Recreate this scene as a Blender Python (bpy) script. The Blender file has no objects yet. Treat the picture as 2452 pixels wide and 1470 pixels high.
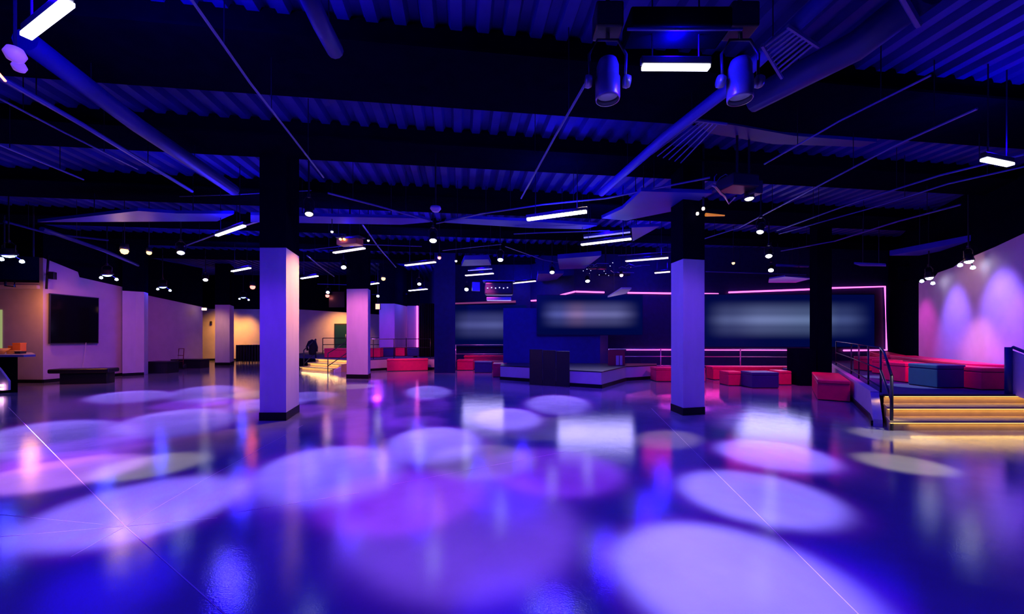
import bpy, bmesh, math, random
from mathutils import Vector, Matrix
random.seed(7)
S = bpy.context.scene
COL = S.collection
PI = math.pi
# ------------------------------------------------------------------ camera, world, exposure
F, CX, HY, EYE = 950.0, 1226.0, 800.0, 1.6          # focal length in pixels of the 2452x1470 frame, horizon, eye height
cd = bpy.data.cameras.new('camera'); cam = bpy.data.objects.new('camera', cd); COL.objects.link(cam)
cam.location = (0, 0, EYE); cam.rotation_euler = (PI/2, 0, 0)
cd.sensor_width = 36; cd.lens = 36*F/2452; cd.shift_y = (HY-735)/2452; cd.clip_start = 0.05
S.camera = cam
w = bpy.data.worlds.new('world'); S.world = w; w.use_nodes = True
w.node_tree.nodes['Background'].inputs[0].default_value = (0.0, 0.0, 1.0, 1)
w.node_tree.nodes['Background'].inputs[1].default_value = 0.012
S.view_settings.view_transform = 'Standard'; S.view_settings.look = 'None'
S.cycles.max_bounces = 7; S.cycles.diffuse_bounces = 3; S.cycles.glossy_bounces = 4; S.cycles.sample_clamp_indirect = 6
S.view_settings.exposure = 0.0; S.view_settings.gamma = 1.0; S.view_settings.use_curve_mapping = False

BLUE = (0.01, 0.0, 1.0); VIOLET = (0.34, 0.0, 1.0); MAGENTA = (1.0, 0.0, 0.42); WARM = (1.0, 0.42, 0.10)

def light(kind, name, loc, energy, color, parent=None, target=None, **kw):
    l = bpy.data.lights.new(name, kind); l.energy = energy; l.color = color
    for k, v in kw.items(): setattr(l, k, v)
    o = bpy.data.objects.new(name, l); COL.objects.link(o)
    o.location = loc
    if target is not None:
        o.rotation_euler = (Vector(target)-Vector(loc)).to_track_quat('-Z', 'Y').to_euler()
    if parent is not None:
        o.parent = parent; o.matrix_parent_inverse = parent.matrix_basis.inverted()
    return o
# added fill: blue lamps without fixtures, for the ambient blue of the hall
for x, y in ((-7, 3), (0, 2), (7, 3), (-9, 9), (0, 8), (7.5, 9), (-9, 15), (0, 13.5)):
    light('AREA', 'blue_fill', (x, y, 4.05), 55, BLUE, target=(x, y, 0), shape='DISK', size=2.4)

# ------------------------------------------------------------------ placement helpers
def G(px, py, z=0.0):                                # floor (or height z) point under a photo pixel
    Y = F*(EYE-z)/(py-HY); return ((px-CX)*Y/F, Y)
def G3(px, py, z=0.0): x, y = G(px, py, z); return Vector((x, y, z))
def P(px, py, Y): return Vector(((px-CX)*Y/F, Y, EYE-(py-HY)*Y/F))
def lerp(a, b, t): return (a[0]+(b[0]-a[0])*t, a[1]+(b[1]-a[1])*t)
def XD(px, Y): return ((px-CX)*Y/F, Y)

# ------------------------------------------------------------------ materials
MATS = {}
def mat(name, col, rough=0.6, metal=0.0, spec=0.4, noise=0.0, nscale=6.0, bump=0.0, emit=None, estr=0.0, stretch=None):
    if name in MATS: return MATS[name]
    m = bpy.data.materials.new(name); m.use_nodes = True; nt = m.node_tree; b = nt.nodes['Principled BSDF']
    b.inputs['Base Color'].default_value = (*col, 1); b.inputs['Roughness'].default_value = rough
    b.inputs['Metallic'].default_value = metal; b.inputs['Specular IOR Level'].default_value = spec
    if emit: b.inputs['Emission Color'].default_value = (*emit, 1); b.inputs['Emission Strength'].default_value = estr
    if noise or bump:
        tc = nt.nodes.new('ShaderNodeTexCoord'); mp = nt.nodes.new('ShaderNodeMapping'); n = nt.nodes.new('ShaderNodeTexNoise')
        n.inputs['Scale'].default_value = nscale; n.inputs['Detail'].default_value = 5
        if stretch: mp.inputs['Scale'].default_value = stretch
        nt.links.new(tc.outputs['Object'], mp.inputs[0]); nt.links.new(mp.outputs[0], n.inputs['Vector'])
        if noise:
            r = nt.nodes.new('ShaderNodeValToRGB')
            r.color_ramp.elements[0].position = 0.3; r.color_ramp.elements[1].position = 0.7
            r.color_ramp.elements[0].color = (*[c*(1-noise) for c in col], 1)
            r.color_ramp.elements[1].color = (*[min(1, c*(1+noise)) for c in col], 1)
            nt.links.new(n.outputs['Fac'], r.inputs[0]); nt.links.new(r.outputs[0], b.inputs['Base Color'])
        if bump:
            bp = nt.nodes.new('ShaderNodeBump'); bp.inputs['Strength'].default_value = bump; bp.inputs['Distance'].default_value = 0.02
            nt.links.new(n.outputs['Fac'], bp.inputs['Height']); nt.links.new(bp.outputs[0], b.inputs['Normal'])
    MATS[name] = m; return m
def emis(name, col, s):
    if name in MATS: return MATS[name]
    m = bpy.data.materials.new(name); m.use_nodes = True; nt = m.node_tree
    for n in list(nt.nodes):
        if n.type != 'OUTPUT_MATERIAL': nt.nodes.remove(n)
    e = nt.nodes.new('ShaderNodeEmission'); e.inputs[0].default_value = (*col, 1); e.inputs[1].default_value = s
    nt.links.new(e.outputs[0], nt.nodes['Material Output'].inputs[0]); MATS[name] = m; return m

PLASTER = mat('painted_plaster', (0.60, 0.49, 0.54), 0.75, noise=0.05, nscale=3, bump=0.04)
COLPAINT = mat('column_paint', (0.62, 0.51, 0.60), 0.6, noise=0.05, nscale=5, bump=0.03, stretch=(1, 1, 0.3))
BLACKP = mat('black_paint', (0.002, 0.002, 0.009), 0.85, spec=0.0, noise=0.2)  # navy cast put into the black for the blue light
DECKM = mat('deck_paint_blue_lit', (0.015, 0.012, 0.26), 0.6, spec=0.3, noise=0.35, nscale=1.1)  # blue of the lighting put into the dark deck colour
DUCTM = mat('duct_paint_blue_lit', (0.012, 0.010, 0.17), 0.5, spec=0.4, noise=0.3, nscale=1.5)  # duct colour tinted blue to carry the lighting
DUCTL = mat('duct_metal_blue_lit', (0.035, 0.03, 0.50), 0.5, metal=0.1, noise=0.15, nscale=1.5)  # stronger blue tint, standing in for blue light on the ducts
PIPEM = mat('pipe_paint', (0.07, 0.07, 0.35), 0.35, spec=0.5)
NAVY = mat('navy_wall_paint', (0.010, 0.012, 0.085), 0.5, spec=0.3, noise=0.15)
BLUEP = mat('blue_booth_paint', (0.015, 0.02, 0.22), 0.5, noise=0.1)
BASEB = mat('black_rubber_base', (0.006, 0.006, 0.008), 0.5, spec=0.2)
BLKM = mat('black_metal', (0.015, 0.015, 0.018), 0.35, spec=0.5)
CAST = mat('dark_casting', (0.06, 0.06, 0.075), 0.3, metal=0.6)
REDV = mat('red_vinyl', (0.85, 0.012, 0.10), 0.38, noise=0.06, nscale=8, bump=0.05)
BLUEV = mat('blue_vinyl', (0.02, 0.03, 0.16), 0.42, noise=0.06, nscale=8, bump=0.05)
TEALV = mat('teal_vinyl', (0.02, 0.08, 0.15), 0.42, noise=0.06, nscale=8, bump=0.05)
CARPET = mat('blue_carpet', (0.035, 0.04, 0.14), 0.8, noise=0.3, nscale=60, bump=0.1)
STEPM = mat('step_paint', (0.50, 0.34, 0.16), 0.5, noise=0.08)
STEEL = mat('brushed_steel', (0.45, 0.45, 0.5), 0.3, metal=0.9)
SCREENG = mat('dark_screen_glass', (0.004, 0.004, 0.005), 0.06, spec=0.5)
CURT = mat('black_drape', (0.008, 0.008, 0.010), 0.9)
E_BAR = emis('led_bar_white', (0.72, 0.72, 1.0), 7.0)
E_BARP = emis('led_bar_pinkish', (0.85, 0.70, 1.0), 3.2)
E_LENS = emis('lens_white', (0.75, 0.82, 1.0), 14.0)
E_LENSB = emis('lens_blue_white', (0.35, 0.65, 1.0), 10.0)
E_LOBE = emis('lens_lobe', (0.55, 0.70, 1.0), 5.0)
E_WARM = emis('warm_lamp', (1.0, 0.50, 0.17), 4.5)
E_RED = emis('red_lamp', (1.0, 0.18, 0.16), 4.0)
E_NEON = emis('pink_neon', (1.0, 0.12, 0.62), 2.8)
E_NEOND = emis('unlit_neon_glow', (0.35, 0.06, 0.30), 0.6)  # faint glow given to an unlit tube for its dull pink
E_STEP = emis('step_led', (1.0, 0.62, 0.18), 1.6)

def floor_mat():
    m = bpy.data.materials.new('polished_concrete'); m.use_nodes = True; nt = m.node_tree; b = nt.nodes['Principled BSDF']
    L = nt.links.new
    tc = nt.nodes.new('ShaderNodeTexCoord')
    n1 = nt.nodes.new('ShaderNodeTexNoise'); n1.inputs['Scale'].default_value = 0.9; n1.inputs['Detail'].default_value = 8
    n2 = nt.nodes.new('ShaderNodeTexNoise'); n2.inputs['Scale'].default_value = 85; n2.inputs['Detail'].default_value = 4
    n3 = nt.nodes.new('ShaderNodeTexNoise'); n3.inputs['Scale'].default_value = 3.0; n3.inputs['Detail'].default_value = 3
    for n in (n1, n2, n3): L(tc.outputs['Object'], n.inputs['Vector'])
    r = nt.nodes.new('ShaderNodeValToRGB')
    r.color_ramp.elements[0].position = 0.3; r.color_ramp.elements[1].position = 0.72
    r.color_ramp.elements[0].color = (0.19, 0.18, 0.23, 1); r.color_ramp.elements[1].color = (0.27, 0.26, 0.32, 1)
    L(n1.outputs['Fac'], r.inputs[0]); L(r.outputs[0], b.inputs['Base Color'])
    mr = nt.nodes.new('ShaderNodeMapRange'); mr.inputs[3].default_value = 0.05; mr.inputs[4].default_value = 0.11
    L(n1.outputs['Fac'], mr.inputs[0]); L(mr.outputs[0], b.inputs['Roughness'])
    b.inputs['Specular IOR Level'].default_value = 0.85
    b1 = nt.nodes.new('ShaderNodeBump'); b1.inputs['Strength'].default_value = 0.14; b1.inputs['Distance'].default_value = 0.004
    b2 = nt.nodes.new('ShaderNodeBump'); b2.inputs['Strength'].default_value = 0.06; b2.inputs['Distance'].default_value = 0.02
    L(n2.outputs['Fac'], b1.inputs['Height']); L(n3.outputs['Fac'], b2.inputs['Height'])
    L(b1.outputs[0], b2.inputs['Normal']); L(b2.outputs[0], b.inputs['Normal'])
    return m

# ------------------------------------------------------------------ mesh builder
class MB:
    def __init__(s): s.bm = bmesh.new()
    def box(s, c, d, rz=0.0, bev=0.0, M=None):
        r = bmesh.ops.create_cube(s.bm, size=1.0); vs = r['verts']
        bmesh.ops.scale(s.bm, vec=Vector(d), verts=vs)
        if bev:
            es = {e for v in vs for e in v.link_edges}
            rr = bmesh.ops.bevel(s.bm, geom=list(es), offset=bev, segments=3, affect='EDGES', profile=0.5)
            vs = list({v for f in rr['faces'] for v in f.verts} | {v for v in vs if v.is_valid})
        T = Matrix.Translation(Vector(c)) @ (M if M is not None else Matrix.Rotation(rz, 4, 'Z'))
        bmesh.ops.transform(s.bm, matrix=T, verts=vs); return s
    def tube(s, pts, r, n=8, caps=True, r2=None):
        pts = [Vector(p) for p in pts]; rings = []
        for i, p in enumerate(pts):
            if i == 0: t = pts[1]-p
            elif i == len(pts)-1: t = p-pts[i-1]
            else: t = (pts[i+1]-p).normalized()+(p-pts[i-1]).normalized()
            t.normalize(); up = Vector((0, 0, 1)) if abs(t.z) < 0.9 else Vector((1, 0, 0))
            a = t.cross(up).normalized(); b = t.cross(a).normalized()
            rr = r if r2 is None else r+(r2-r)*i/(len(pts)-1)
            rings.append([s.bm.verts.new(p+a*rr*math.cos(2*PI*k/n)+b*rr*math.sin(2*PI*k/n)) for k in range(n)])
        for A, B in zip(rings, rings[1:]):
            for k in range(n): f = s.bm.faces.new((A[k], A[(k+1) % n], B[(k+1) % n], B[k])); f.smooth = n > 6
        if caps: s.bm.faces.new(rings[0]); s.bm.faces.new(rings[-1][::-1])
        return s
    def lathe(s, prof, M, n=24):                      # prof: (radius, z) pairs; M places it
        rings = []
        for r, z in prof:
            rings.append([s.bm.verts.new(M @ Vector((r*math.cos(2*PI*k/n), r*math.sin(2*PI*k/n), z))) for k in range(n)] if r > 1e-6
                         else [s.bm.verts.new(M @ Vector((0, 0, z)))])
        for A, B in zip(rings, rings[1:]):
            for k in range(n):
                k2 = (k+1) % n
                if len(A) == 1 and len(B) == 1: continue
                vs = (A[0], B[k2], B[k]) if len(A) == 1 else (A[k], A[k2], B[0]) if len(B) == 1 else (A[k], A[k2], B[k2], B[k])
                f = s.bm.faces.new(vs); f.smooth = True
        return s
    def prism(s, poly, z0, z1):                       # vertical prism; z1 may be a list per vertex
        z0 = z0 if isinstance(z0, (list, tuple)) else [z0]*len(poly)
        z1 = z1 if isinstance(z1, (list, tuple)) else [z1]*len(poly)
        A = [s.bm.verts.new((p[0], p[1], z)) for p, z in zip(poly, z0)]; B = [s.bm.verts.new((p[0], p[1], z)) for p, z in zip(poly, z1)]
        n = len(poly)
        s.bm.faces.new(A[::-1]); s.bm.faces.new(B)
        for i in range(n): s.bm.faces.new((A[i], A[(i+1) % n], B[(i+1) % n], B[i]))
        return s
    def poly3(s, pts, off):                           # planar polygon given in 3-D, thickened by the vector off
        A = [s.bm.verts.new(Vector(p)) for p in pts]; B = [s.bm.verts.new(Vector(p)+Vector(off)) for p in pts]
        s.bm.faces.new(A); s.bm.faces.new(B[::-1]); n = len(pts)
        for i in range(n): s.bm.faces.new((A[i], B[i], B[(i+1) % n], A[(i+1) % n]))
        return s
    def build(s, name, material, parent=None):
        bmesh.ops.recalc_face_normals(s.bm, faces=s.bm.faces)
        me = bpy.data.meshes.new(name); s.bm.to_mesh(me); s.bm.free(); me.materials.append(material)
        o = bpy.data.objects.new(name, me); COL.objects.link(o)
        if parent is not None:
            o.parent = parent
            if WORLD_PARTS: o.matrix_parent_inverse = parent.matrix_basis.inverted()
        return o
WORLD_PARTS = True                                    # parts are drawn in world coordinates and then handed to their thing

def tag(o, label=None, cat=None, group=None, kind=None):
    if label: o['label'] = label
    if cat: o['category'] = cat
    if group: o['group'] = group
    if kind: o['kind'] = kind
    return o
def thing(name, label, cat, loc=(0, 0, 0), group=None, rz=0.0):
    o = bpy.data.objects.new(name, None); COL.objects.link(o); o.location = loc; o.rotation_euler = (0, 0, rz)
    o.empty_display_size = 0.1; return tag(o, label, cat, group)
def struct(o): o['kind'] = 'structure'; return o

# ------------------------------------------------------------------ setting: floor, ceiling, walls
fl = MB().prism([(-26, -3), (22, -3), (22, 26), (-26, 26)], -0.2, 0.0).build('floor', floor_mat()); struct(fl)
HC = 5.2
ca, sa = math.cos(0.128), math.sin(0.128)
def RC(x, y): return (x*ca-y*sa, x*sa+y*ca)           # the ceiling grid is turned a little against the view
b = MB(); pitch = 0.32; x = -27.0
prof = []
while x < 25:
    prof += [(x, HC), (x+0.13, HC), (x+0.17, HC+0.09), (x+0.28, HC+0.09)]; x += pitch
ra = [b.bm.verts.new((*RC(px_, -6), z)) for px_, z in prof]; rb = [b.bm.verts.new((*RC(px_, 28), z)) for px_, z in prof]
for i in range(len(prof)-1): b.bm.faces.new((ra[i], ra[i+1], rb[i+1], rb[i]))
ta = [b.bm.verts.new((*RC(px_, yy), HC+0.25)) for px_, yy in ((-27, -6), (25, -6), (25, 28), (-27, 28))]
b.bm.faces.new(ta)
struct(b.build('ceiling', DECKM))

def wallrun(name, pts, z0, tops, m, th=0.15, side=1):   # a run of wall through floor points, top height per point
    b = MB()
    for i in range(len(pts)-1):
        p, q = Vector(pts[i]), Vector(pts[i+1]); d = (q-p).normalized(); n = Vector((-d.y, d.x))*th*side
        zz = z0 if isinstance(z0, (list, tuple)) else [z0]*len(pts)
        tt = tops if isinstance(tops, (list, tuple)) else [tops]*len(pts)
        b.prism([p, q, q+n, p+n], [zz[i], zz[i+1], zz[i+1], zz[i]], [tt[i], tt[i+1], tt[i+1], tt[i]])
    return struct(b.build(name, m))
def baseboard(name, pts, side=-1, h=0.11, th=0.025): return wallrun(name, pts, 0.0, h, BASEB, th, side)

A0, A1 = (-20.5, 13.15), G(103, 917)
wallrun('wall_bar', [A0, A1], 0, 3.12, PLASTER); wallrun('wall_bar_upper', [A0, A1], 3.12, [4.3, 4.1], PLASTER)
wallrun('wall_bar_top', [A0, A1], [4.3, 4.1], HC, BLACKP)
B2 = G(293, 899.5)
WB = [A1, lerp(A1, B2, .40), lerp(A1, B2, .42), B2]
wallrun('wall_left', WB, 0, [4.1, 3.78, 3.6, 3.42], PLASTER)
wallrun('wall_left_upper', WB, [4.1, 3.78, 3.6, 3.42], HC, BLACKP)
PA, PB, PC = G(293, 901), G(325, 899), G(345, 898)
struct(MB().prism([PA, PB, PC, (PC[0]-0.3, PC[1]+.5), (PA[0]-0.4, PA[1]+1.0)], 0, 3.25).build('wall_left_pier', COLPAINT))
struct(MB().prism([PA, PB, PC, (PC[0]-0.3, PC[1]+.5), (PA[0]-0.4, PA[1]+1.0)], 3.25, HC).build('wall_left_pier_top', BLACKP))
C0, C1 = (-17.3, 17.2), G(485, 870)
wallrun('wall_left_recess', [C0, C1], 0, [3.6, 3.08], PLASTER); wallrun('wall_left_recess_top', [C0, C1], [3.6, 3.08], HC, BLACKP)
D0, D1 = (-19.5, 24.2), (-9.6, 24.2)
wallrun('wall_back_left', [D0, (-12.85, 24.2), (-7.4, 24.2)], 0, [3.15, 3.1, 2.75], PLASTER)
wallrun('wall_back_left_top', [D0, (-12.85, 24.2), (-7.4, 24.2)], [3.15, 3.1, 2.75], HC, BLACKP)
for nm, pts in (('baseboard_bar', [A0, A1]), ('baseboard_left', WB), ('baseboard_pier', [PA, PB, PC]), ('baseboard_recess', [C0, C1]),
                ('baseboard_back', [D0, (-7.4, 24.2)])):
    baseboard(nm, pts)
# soffit over the bar recess
struct(MB().prism([(-20.5, 12.6), (A1[0]-0.1, 12.9), (A1[0]-0.1, 13.14), (-20.5, 13.14)], 3.08, 3.2).build('trim_bar_soffit', PLASTER))
# tall piers and recess behind the left platform
struct(MB().prism([XD(908, 20), XD(945, 20), XD(945, 20.05), XD(975, 22), XD(975, 23), XD(908, 23)], 0.5, 3.14).build('wall_lounge_pier', COLPAINT))
struct(MB().prism([XD(908, 20), XD(945, 20), XD(945, 20.05), XD(975, 22), XD(975, 23), XD(908, 23)], 3.14, HC).build('wall_lounge_pier_top', BLACKP))
wallrun('wall_lounge', [XD(970, 22.4), XD(1003, 22.4)], 0, 3.2, COLPAINT); wallrun('wall_lounge_top', [XD(970, 22.4), XD(1003, 22.4)], 3.2, HC, BLACKP)
# dark neon wall: three bends
N0, N1, N2, N3 = (-3.3, 19.0), (0.88, 19.0), (2.59, 16.5), (15.65, 16.5)
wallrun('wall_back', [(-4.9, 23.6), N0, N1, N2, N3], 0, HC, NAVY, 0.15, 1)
R1, R2 = (12.66, 12.35), (9.1, 4.75)
wallrun('wall_right_far', [N3, R1], 0, HC, BLACKP, 0.15, 1)
RT = [3.2, 3.22, 3.36, 3.40, 3.5, 3.62, 3.75, 4.4]
RP = [lerp(R1, R2, t) for t in (0, 0.10, 0.13, 0.22, 0.26, 0.42, 0.55, 1.0)]
wallrun('wall_right', RP, 0, RT, PLASTER); wallrun('wall_right_top', RP, RT, HC, BLACKP)
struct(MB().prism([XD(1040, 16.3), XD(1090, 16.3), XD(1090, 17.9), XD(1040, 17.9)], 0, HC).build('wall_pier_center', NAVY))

# floor joints: saw cuts of the slab
jm = mat('floor_joint_filler', (0.5, 0.40, 0.45), 0.5)
def joint(p, q, wd=0.012):
    wd *= .6
    a, c = Vector((*G(*p), 0.0)), Vector((*G(*q), 0.0)); d = (c-a).normalized(); n = Vector((-d.y, d.x, 0))*wd/2
    o = MB().poly3([a+n, c+n, c-n, a-n], (0, 0, 0.0015)).build('trim_floor_joint', jm); struct(o)
joint((20, 975), (300, 1260)); joint((300, 1260), (560, 1490)); joint((1700, 1118), (2060, 1475), 0.012); joint((1560, 978), (1700, 1118), 0.010)
joint((170, 1333), (300, 1260), 0.008); joint((300, 1260), (490, 1148), 0.008); joint((490, 1148), (725, 1018), 0.009)
joint((570, 1226), (860, 1180), 0.006); joint((940, 1160), (1350, 1082), 0.006)
joint((0, 1285), (300, 1260), 0.006); joint((0, 1232), (250, 1256), 0.005); joint((300, 1260), (520, 1240), 0.005)

# ------------------------------------------------------------------ columns
def column(label, pts, ztop, up=True):
    t = thing('square_column', label, 'column', (pts[0][0], pts[0][1], 0)); t['kind'] = 'thing'
    c = Vector((sum(p[0] for p in pts)/len(pts), sum(p[1] for p in pts)/len(pts)))
    MB().prism(pts, 0.0, ztop).build('shaft', COLPAINT, t)
    g = [tuple(c+(Vector(p)-c)*1.035) for p in pts]
    MB().prism(g, 0.0, 0.15).build('base_trim', BASEB, t)
    if up: MB().prism([tuple(c+(Vector(p)-c)*1.01) for p in pts], ztop, HC).build('black_upper_section', BLACKP, t)
    return t
def para(a, b, c): return [a, b, c, (a[0]+c[0]-b[0], a[1]+c[1]-b[1])]
column('nearest square column, left of centre, violet with an orange lit side', para(G(622, 1007), G(685, 1007), G(716, 986)), 3.2)
column('right hand square column standing before the pink neon wall', para(G(1607, 983), G(1636, 995), G(1687, 992)), 3.08)
column('pink lit square column beside the left stairs', para(G(830, 906), G(881, 907), G(887, 903)), 3.23)
column('warm lit column by the far left yellow wall', para(G(515, 875), G(550, 875), G(560, 871)), 3.1)
cb = thing('black_column', 'black painted column in front of the neon wall, right of centre', 'column', (*G(1975, 925), 0)); cb['kind'] = 'thing'
a_ = G(1957, 922); c_ = G(1992, 922)
MB().prism([a_, c_, (c_[0]+.1, c_[1]+.45), (a_[0]+.1, a_[1]+.45)], 0, HC).build('shaft', BLACKP, cb)
k = MB().prism([G(1915, 924), G(1955, 924), (G(1955, 924)[0]+.05, 12.9), (G(1915, 924)[0]+.05, 12.9)], 0, 1.15).build('black_cabinet', BLACKP)
tag(k, 'waist high black cabinet left of the black column', 'cabinet')

# ------------------------------------------------------------------ right platform with stairs
ZP = 0.5
t = thing('raised_platform', 'blue carpeted lounge platform at the right behind the lit steps', 'platform', (9, 9, 0))
edge = [(6.9, 7.46), (9.4, 11.1), (13.05, 16.45)]
plat = [(6.79, 7.3), *edge, (15.5, 16.45), (12.5, 12.4), (10.6, 8.15), (10.2, 7.3)]
MB().prism(plat, 0.0, ZP-0.03).build('deck_base', BLACKP, t)
MB().prism(plat, ZP-0.03, ZP).build('carpet', CARPET, t)
b = MB(); na, nb, nc = Vector((6.4, 6.85, 0)), Vector((6.9, 7.46, 0)), Vector((9.4, 11.1, 0)); nd = Vector((13.0, 16.4, 0))
o_ = Vector((-0.10, 0.07, 0))
b.poly3([na, nb, nb+Vector((0, 0, .5)), na+Vector((0, 0, .12))], o_)
b.poly3([nb, nc, nc+Vector((0, 0, .52)), nb+Vector((0, 0, .52))], o_); b.poly3([nc, nd, nd+Vector((0, 0, .52)), nc+Vector((0, 0, .52))], o_)
b.build('side_panel', PLASTER, t)
b = MB(); o2 = Vector((-0.125, 0.088, 0))
b.poly3([na, nb, nb+Vector((0, 0, .09)), na+Vector((0, 0, .09))], o2); b.poly3([nb, nc, nc+Vector((0, 0, .09)), nb+Vector((0, 0, .09))], o2)
b.build('side_base_trim', BASEB, t)
t = thing('lit_staircase', 'three wide amber lit steps up to the right platform', 'stairs', (8, 6.6, 0))
ys = [6.60, 6.95, 7.29]
for i, y in enumerate(ys):
    y2 = 7.31 if i == 2 else ys[i+1]+0.02
    xl = lambda yy: 6.47+(yy-6.85)*0.82
    y1 = y
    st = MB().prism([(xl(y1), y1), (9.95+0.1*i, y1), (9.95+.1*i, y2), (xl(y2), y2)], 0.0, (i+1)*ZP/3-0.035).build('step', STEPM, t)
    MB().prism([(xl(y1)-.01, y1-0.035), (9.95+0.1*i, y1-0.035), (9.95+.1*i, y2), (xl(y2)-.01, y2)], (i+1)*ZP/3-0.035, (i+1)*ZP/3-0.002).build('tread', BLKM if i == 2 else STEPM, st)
    MB().prism([(xl(y1)+.02, y1-0.022), (9.9, y1-0.022), (9.9, y1-0.004), (xl(y1)+.02, y1-.004)], (i+1)*ZP/3-0.05, (i+1)*ZP/3-0.036).build('led_strip', E_STEP, st)
    light('AREA', 'step_glow', (8.2, y1-0.03, (i+1)*ZP/3-0.055), 2.6, (1.0, 0.58, 0.12), parent=t, target=(8.2, y1-0.10, -0.2), shape='RECTANGLE', size=3.2, size_y=0.02)

def rail(name, label, posts, runs, r=0.018, m=None, pr=None):
    m = m or BLKM; t = thing(name, label, 'railing', tuple(posts[0][0]))
    for a, c in posts: MB().tube([a, c], pr or r*1.15, 8).build('post', m, t)
    for run in runs: MB().tube(run, r, 8).build('rail', m, t)
    return t
e0, e1, e2 = Vector((6.97, 7.5, ZP)), Vector((9.45, 11.05, ZP)), Vector((11.6, 14.2, ZP))
up = Vector((0, 0, 0.84))
pf = lambda s_: e0.lerp(e1, s_)
rail('platform_railing', 'black metal railing along the left edge of the right platform', [(pf(s_), pf(s_)+up) for s_ in (0, 0.33, 0.66, 1.0)]+[(e2, e2+up)],
     [[e0+up, e1+up, e2+up], [e0+up*.52, e1+up*.52, e2+up*.52], [e0+up*.12, e1+up*.12, e2+up*.12]], 0.014)
q0 = P(2135, 1030, 6.6); q0.z = 0.0
rail('stair_handrail', 'dark sloping handrail down the left side of the amber steps', [(q0, Vector((q0.x, 6.6, .91)))],
     [[e0+up, Vector((6.75, 7.2, 1.28)), Vector((q0.x, 6.6, .91))], [e0+up*.5, Vector((q0.x, 6.6, .5))]], 0.02)
pr_ = Vector((9.16, 7.32, ZP))
t = rail('stair_handrail', 'dark blue post and handrail at the right end of the amber steps', [(pr_, pr_+Vector((0, 0, .86)))],
     [[pr_+Vector((0.08, 0, .86)), pr_+Vector((.02, -1.0, .42))]], 0.03, BLUEV, 0.05)
MB().poly3([pr_+Vector((.05, 0, .0)), pr_+Vector((.05, 0, .8)), pr_+Vector((.03, -.9, .42)), pr_+Vector((.03, -.9, -.3))], (0.03, 0, 0)).build('side_sheet', PLASTER, t)

# ------------------------------------------------------------------ poufs and benches
def pouf(label, c, d, z0, m, rz=0.0, name='cube_pouf', cat='pouf', group=None, lid=0.09):
    """upholstered block: body, overhanging cushion lid, welt under it and low feet"""
    t = thing(name, label, cat, (c[0], c[1], z0), group)
    h = d[2]
    MB().box((c[0], c[1], z0+0.02+(h-lid-0.02)/2), (d[0]*.985, d[1]*.985, h-lid-0.02), rz, 0.012).build('body', m, t)
    MB().box((c[0], c[1], z0+h-lid/2+0.002), (d[0], d[1], lid), rz, 0.022).build('cushion', m, t)
    MB().box((c[0], c[1], z0+0.012), (d[0]*.94, d[1]*.94, .022), rz).build('plinth', BLKM, t)
    return t
def box_from(px0, px1, pyb, z0, h, dep, label, m, rz=0.0, **kw):   # front face spans two pixels at the base line pyb
    x0, y0 = G(px0, pyb, z0); x1, _ = G(px1, pyb, z0)
    return pouf(label, ((x0+x1)/2, y0+dep/2+(abs(math.sin(rz))*(x1-x0)/2), 0), (x1-x0, dep, h), z0, m, rz, **kw)
# on the right platform
box_from(2127, 2163, 898, ZP, 0.40, 0.5, 'bright red cube pouf on the right platform behind the magenta box', REDV)
box_from(2168, 2221, 917, ZP, 0.45, 0.55, 'red box seat lit magenta, left of the blue cube on the platform', REDV)
box_from(2244, 2314, 930, ZP, 0.47, 0.6, 'blue cube pouf with a teal sheen at the front of the right platform', TEALV)
box_from(2350, 2413, 935, ZP, 0.44, 0.7, 'large red box seat at the right end of the platform by the post', REDV)
box_from(2078, 2112, 889, ZP, 0.42, 0.5, 'small dark red pouf behind the platform railing', REDV)
def bench(label, p, q, wd, z0, h, m, name='long_bench', cat='bench'):
    p, q = Vector(p), Vector(q); c = (p+q)/2; d = q-p
    return pouf(label, (c.x, c.y, 0), (d.length, wd, h), z0, m, math.atan2(d.y, d.x), name, cat)
bench('long red banquette along the right wall of the platform', (12.1, 12.3), (10.4, 8.7), 0.6, ZP, 0.44, REDV)
bench('red banquette at the back corner of the right platform', (14.5, 15.7), (12.35, 12.8), 0.55, ZP, 0.42, REDV)
bench('glossy red bench on the floor against the right platform side', (7.66, 9.45), (9.0, 11.4), 0.62, 0, 0.5, REDV)
# floor seats before the neon wall
box_from(1731, 1749, 906, 0, 0.40, 0.4, 'small red pouf furthest back, left of the red cube before the neon wall', REDV)
box_from(1744, 1781, 924, 0, 0.43, 0.55, 'red cube pouf standing left of the blue block before the neon wall', REDV)
box_from(1801, 1866, 930, 0, 0.47, 0.6, 'dark blue block seat between two red poufs before the neon wall', BLUEV)
box_from(1868, 1896, 922, 0, 0.44, 0.55, 'red pouf directly right of the blue block before the neon wall', REDV)
box_from(1897, 1913, 914, 0, 0.42, 0.5, 'dark blue pouf beside the black cabinet', BLUEV)
box_from(1570, 1690, 914, 0, 0.47, 0.55, 'long red bench partly hidden behind the right hand column', REDV, name='long_bench', cat='bench')
bench('low red bench along the railing below the neon line', (7.0, 14.1), (9.9, 14.1), 0.5, 0, 0.46, REDV)
# seats between the centre pier and the booth
box_from(1094, 1133, 887, 0, 0.47, 0.55, 'red pouf right of the black pier, left of a blue one', REDV)
box_from(1136, 1178, 893, 0, 0.46, 0.5, 'dark blue pouf between two red ones near the centre booth', BLUEV)
box_from(1180, 1214, 903, 0, 0.50, 0.7, 'red pouf touching the left end of the centre booth', REDV)
bench('long low red bench behind the poufs left of the booth', (-2.2, 18.3), (0.3, 18.3), 0.45, 0, 0.62, REDV)
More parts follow.
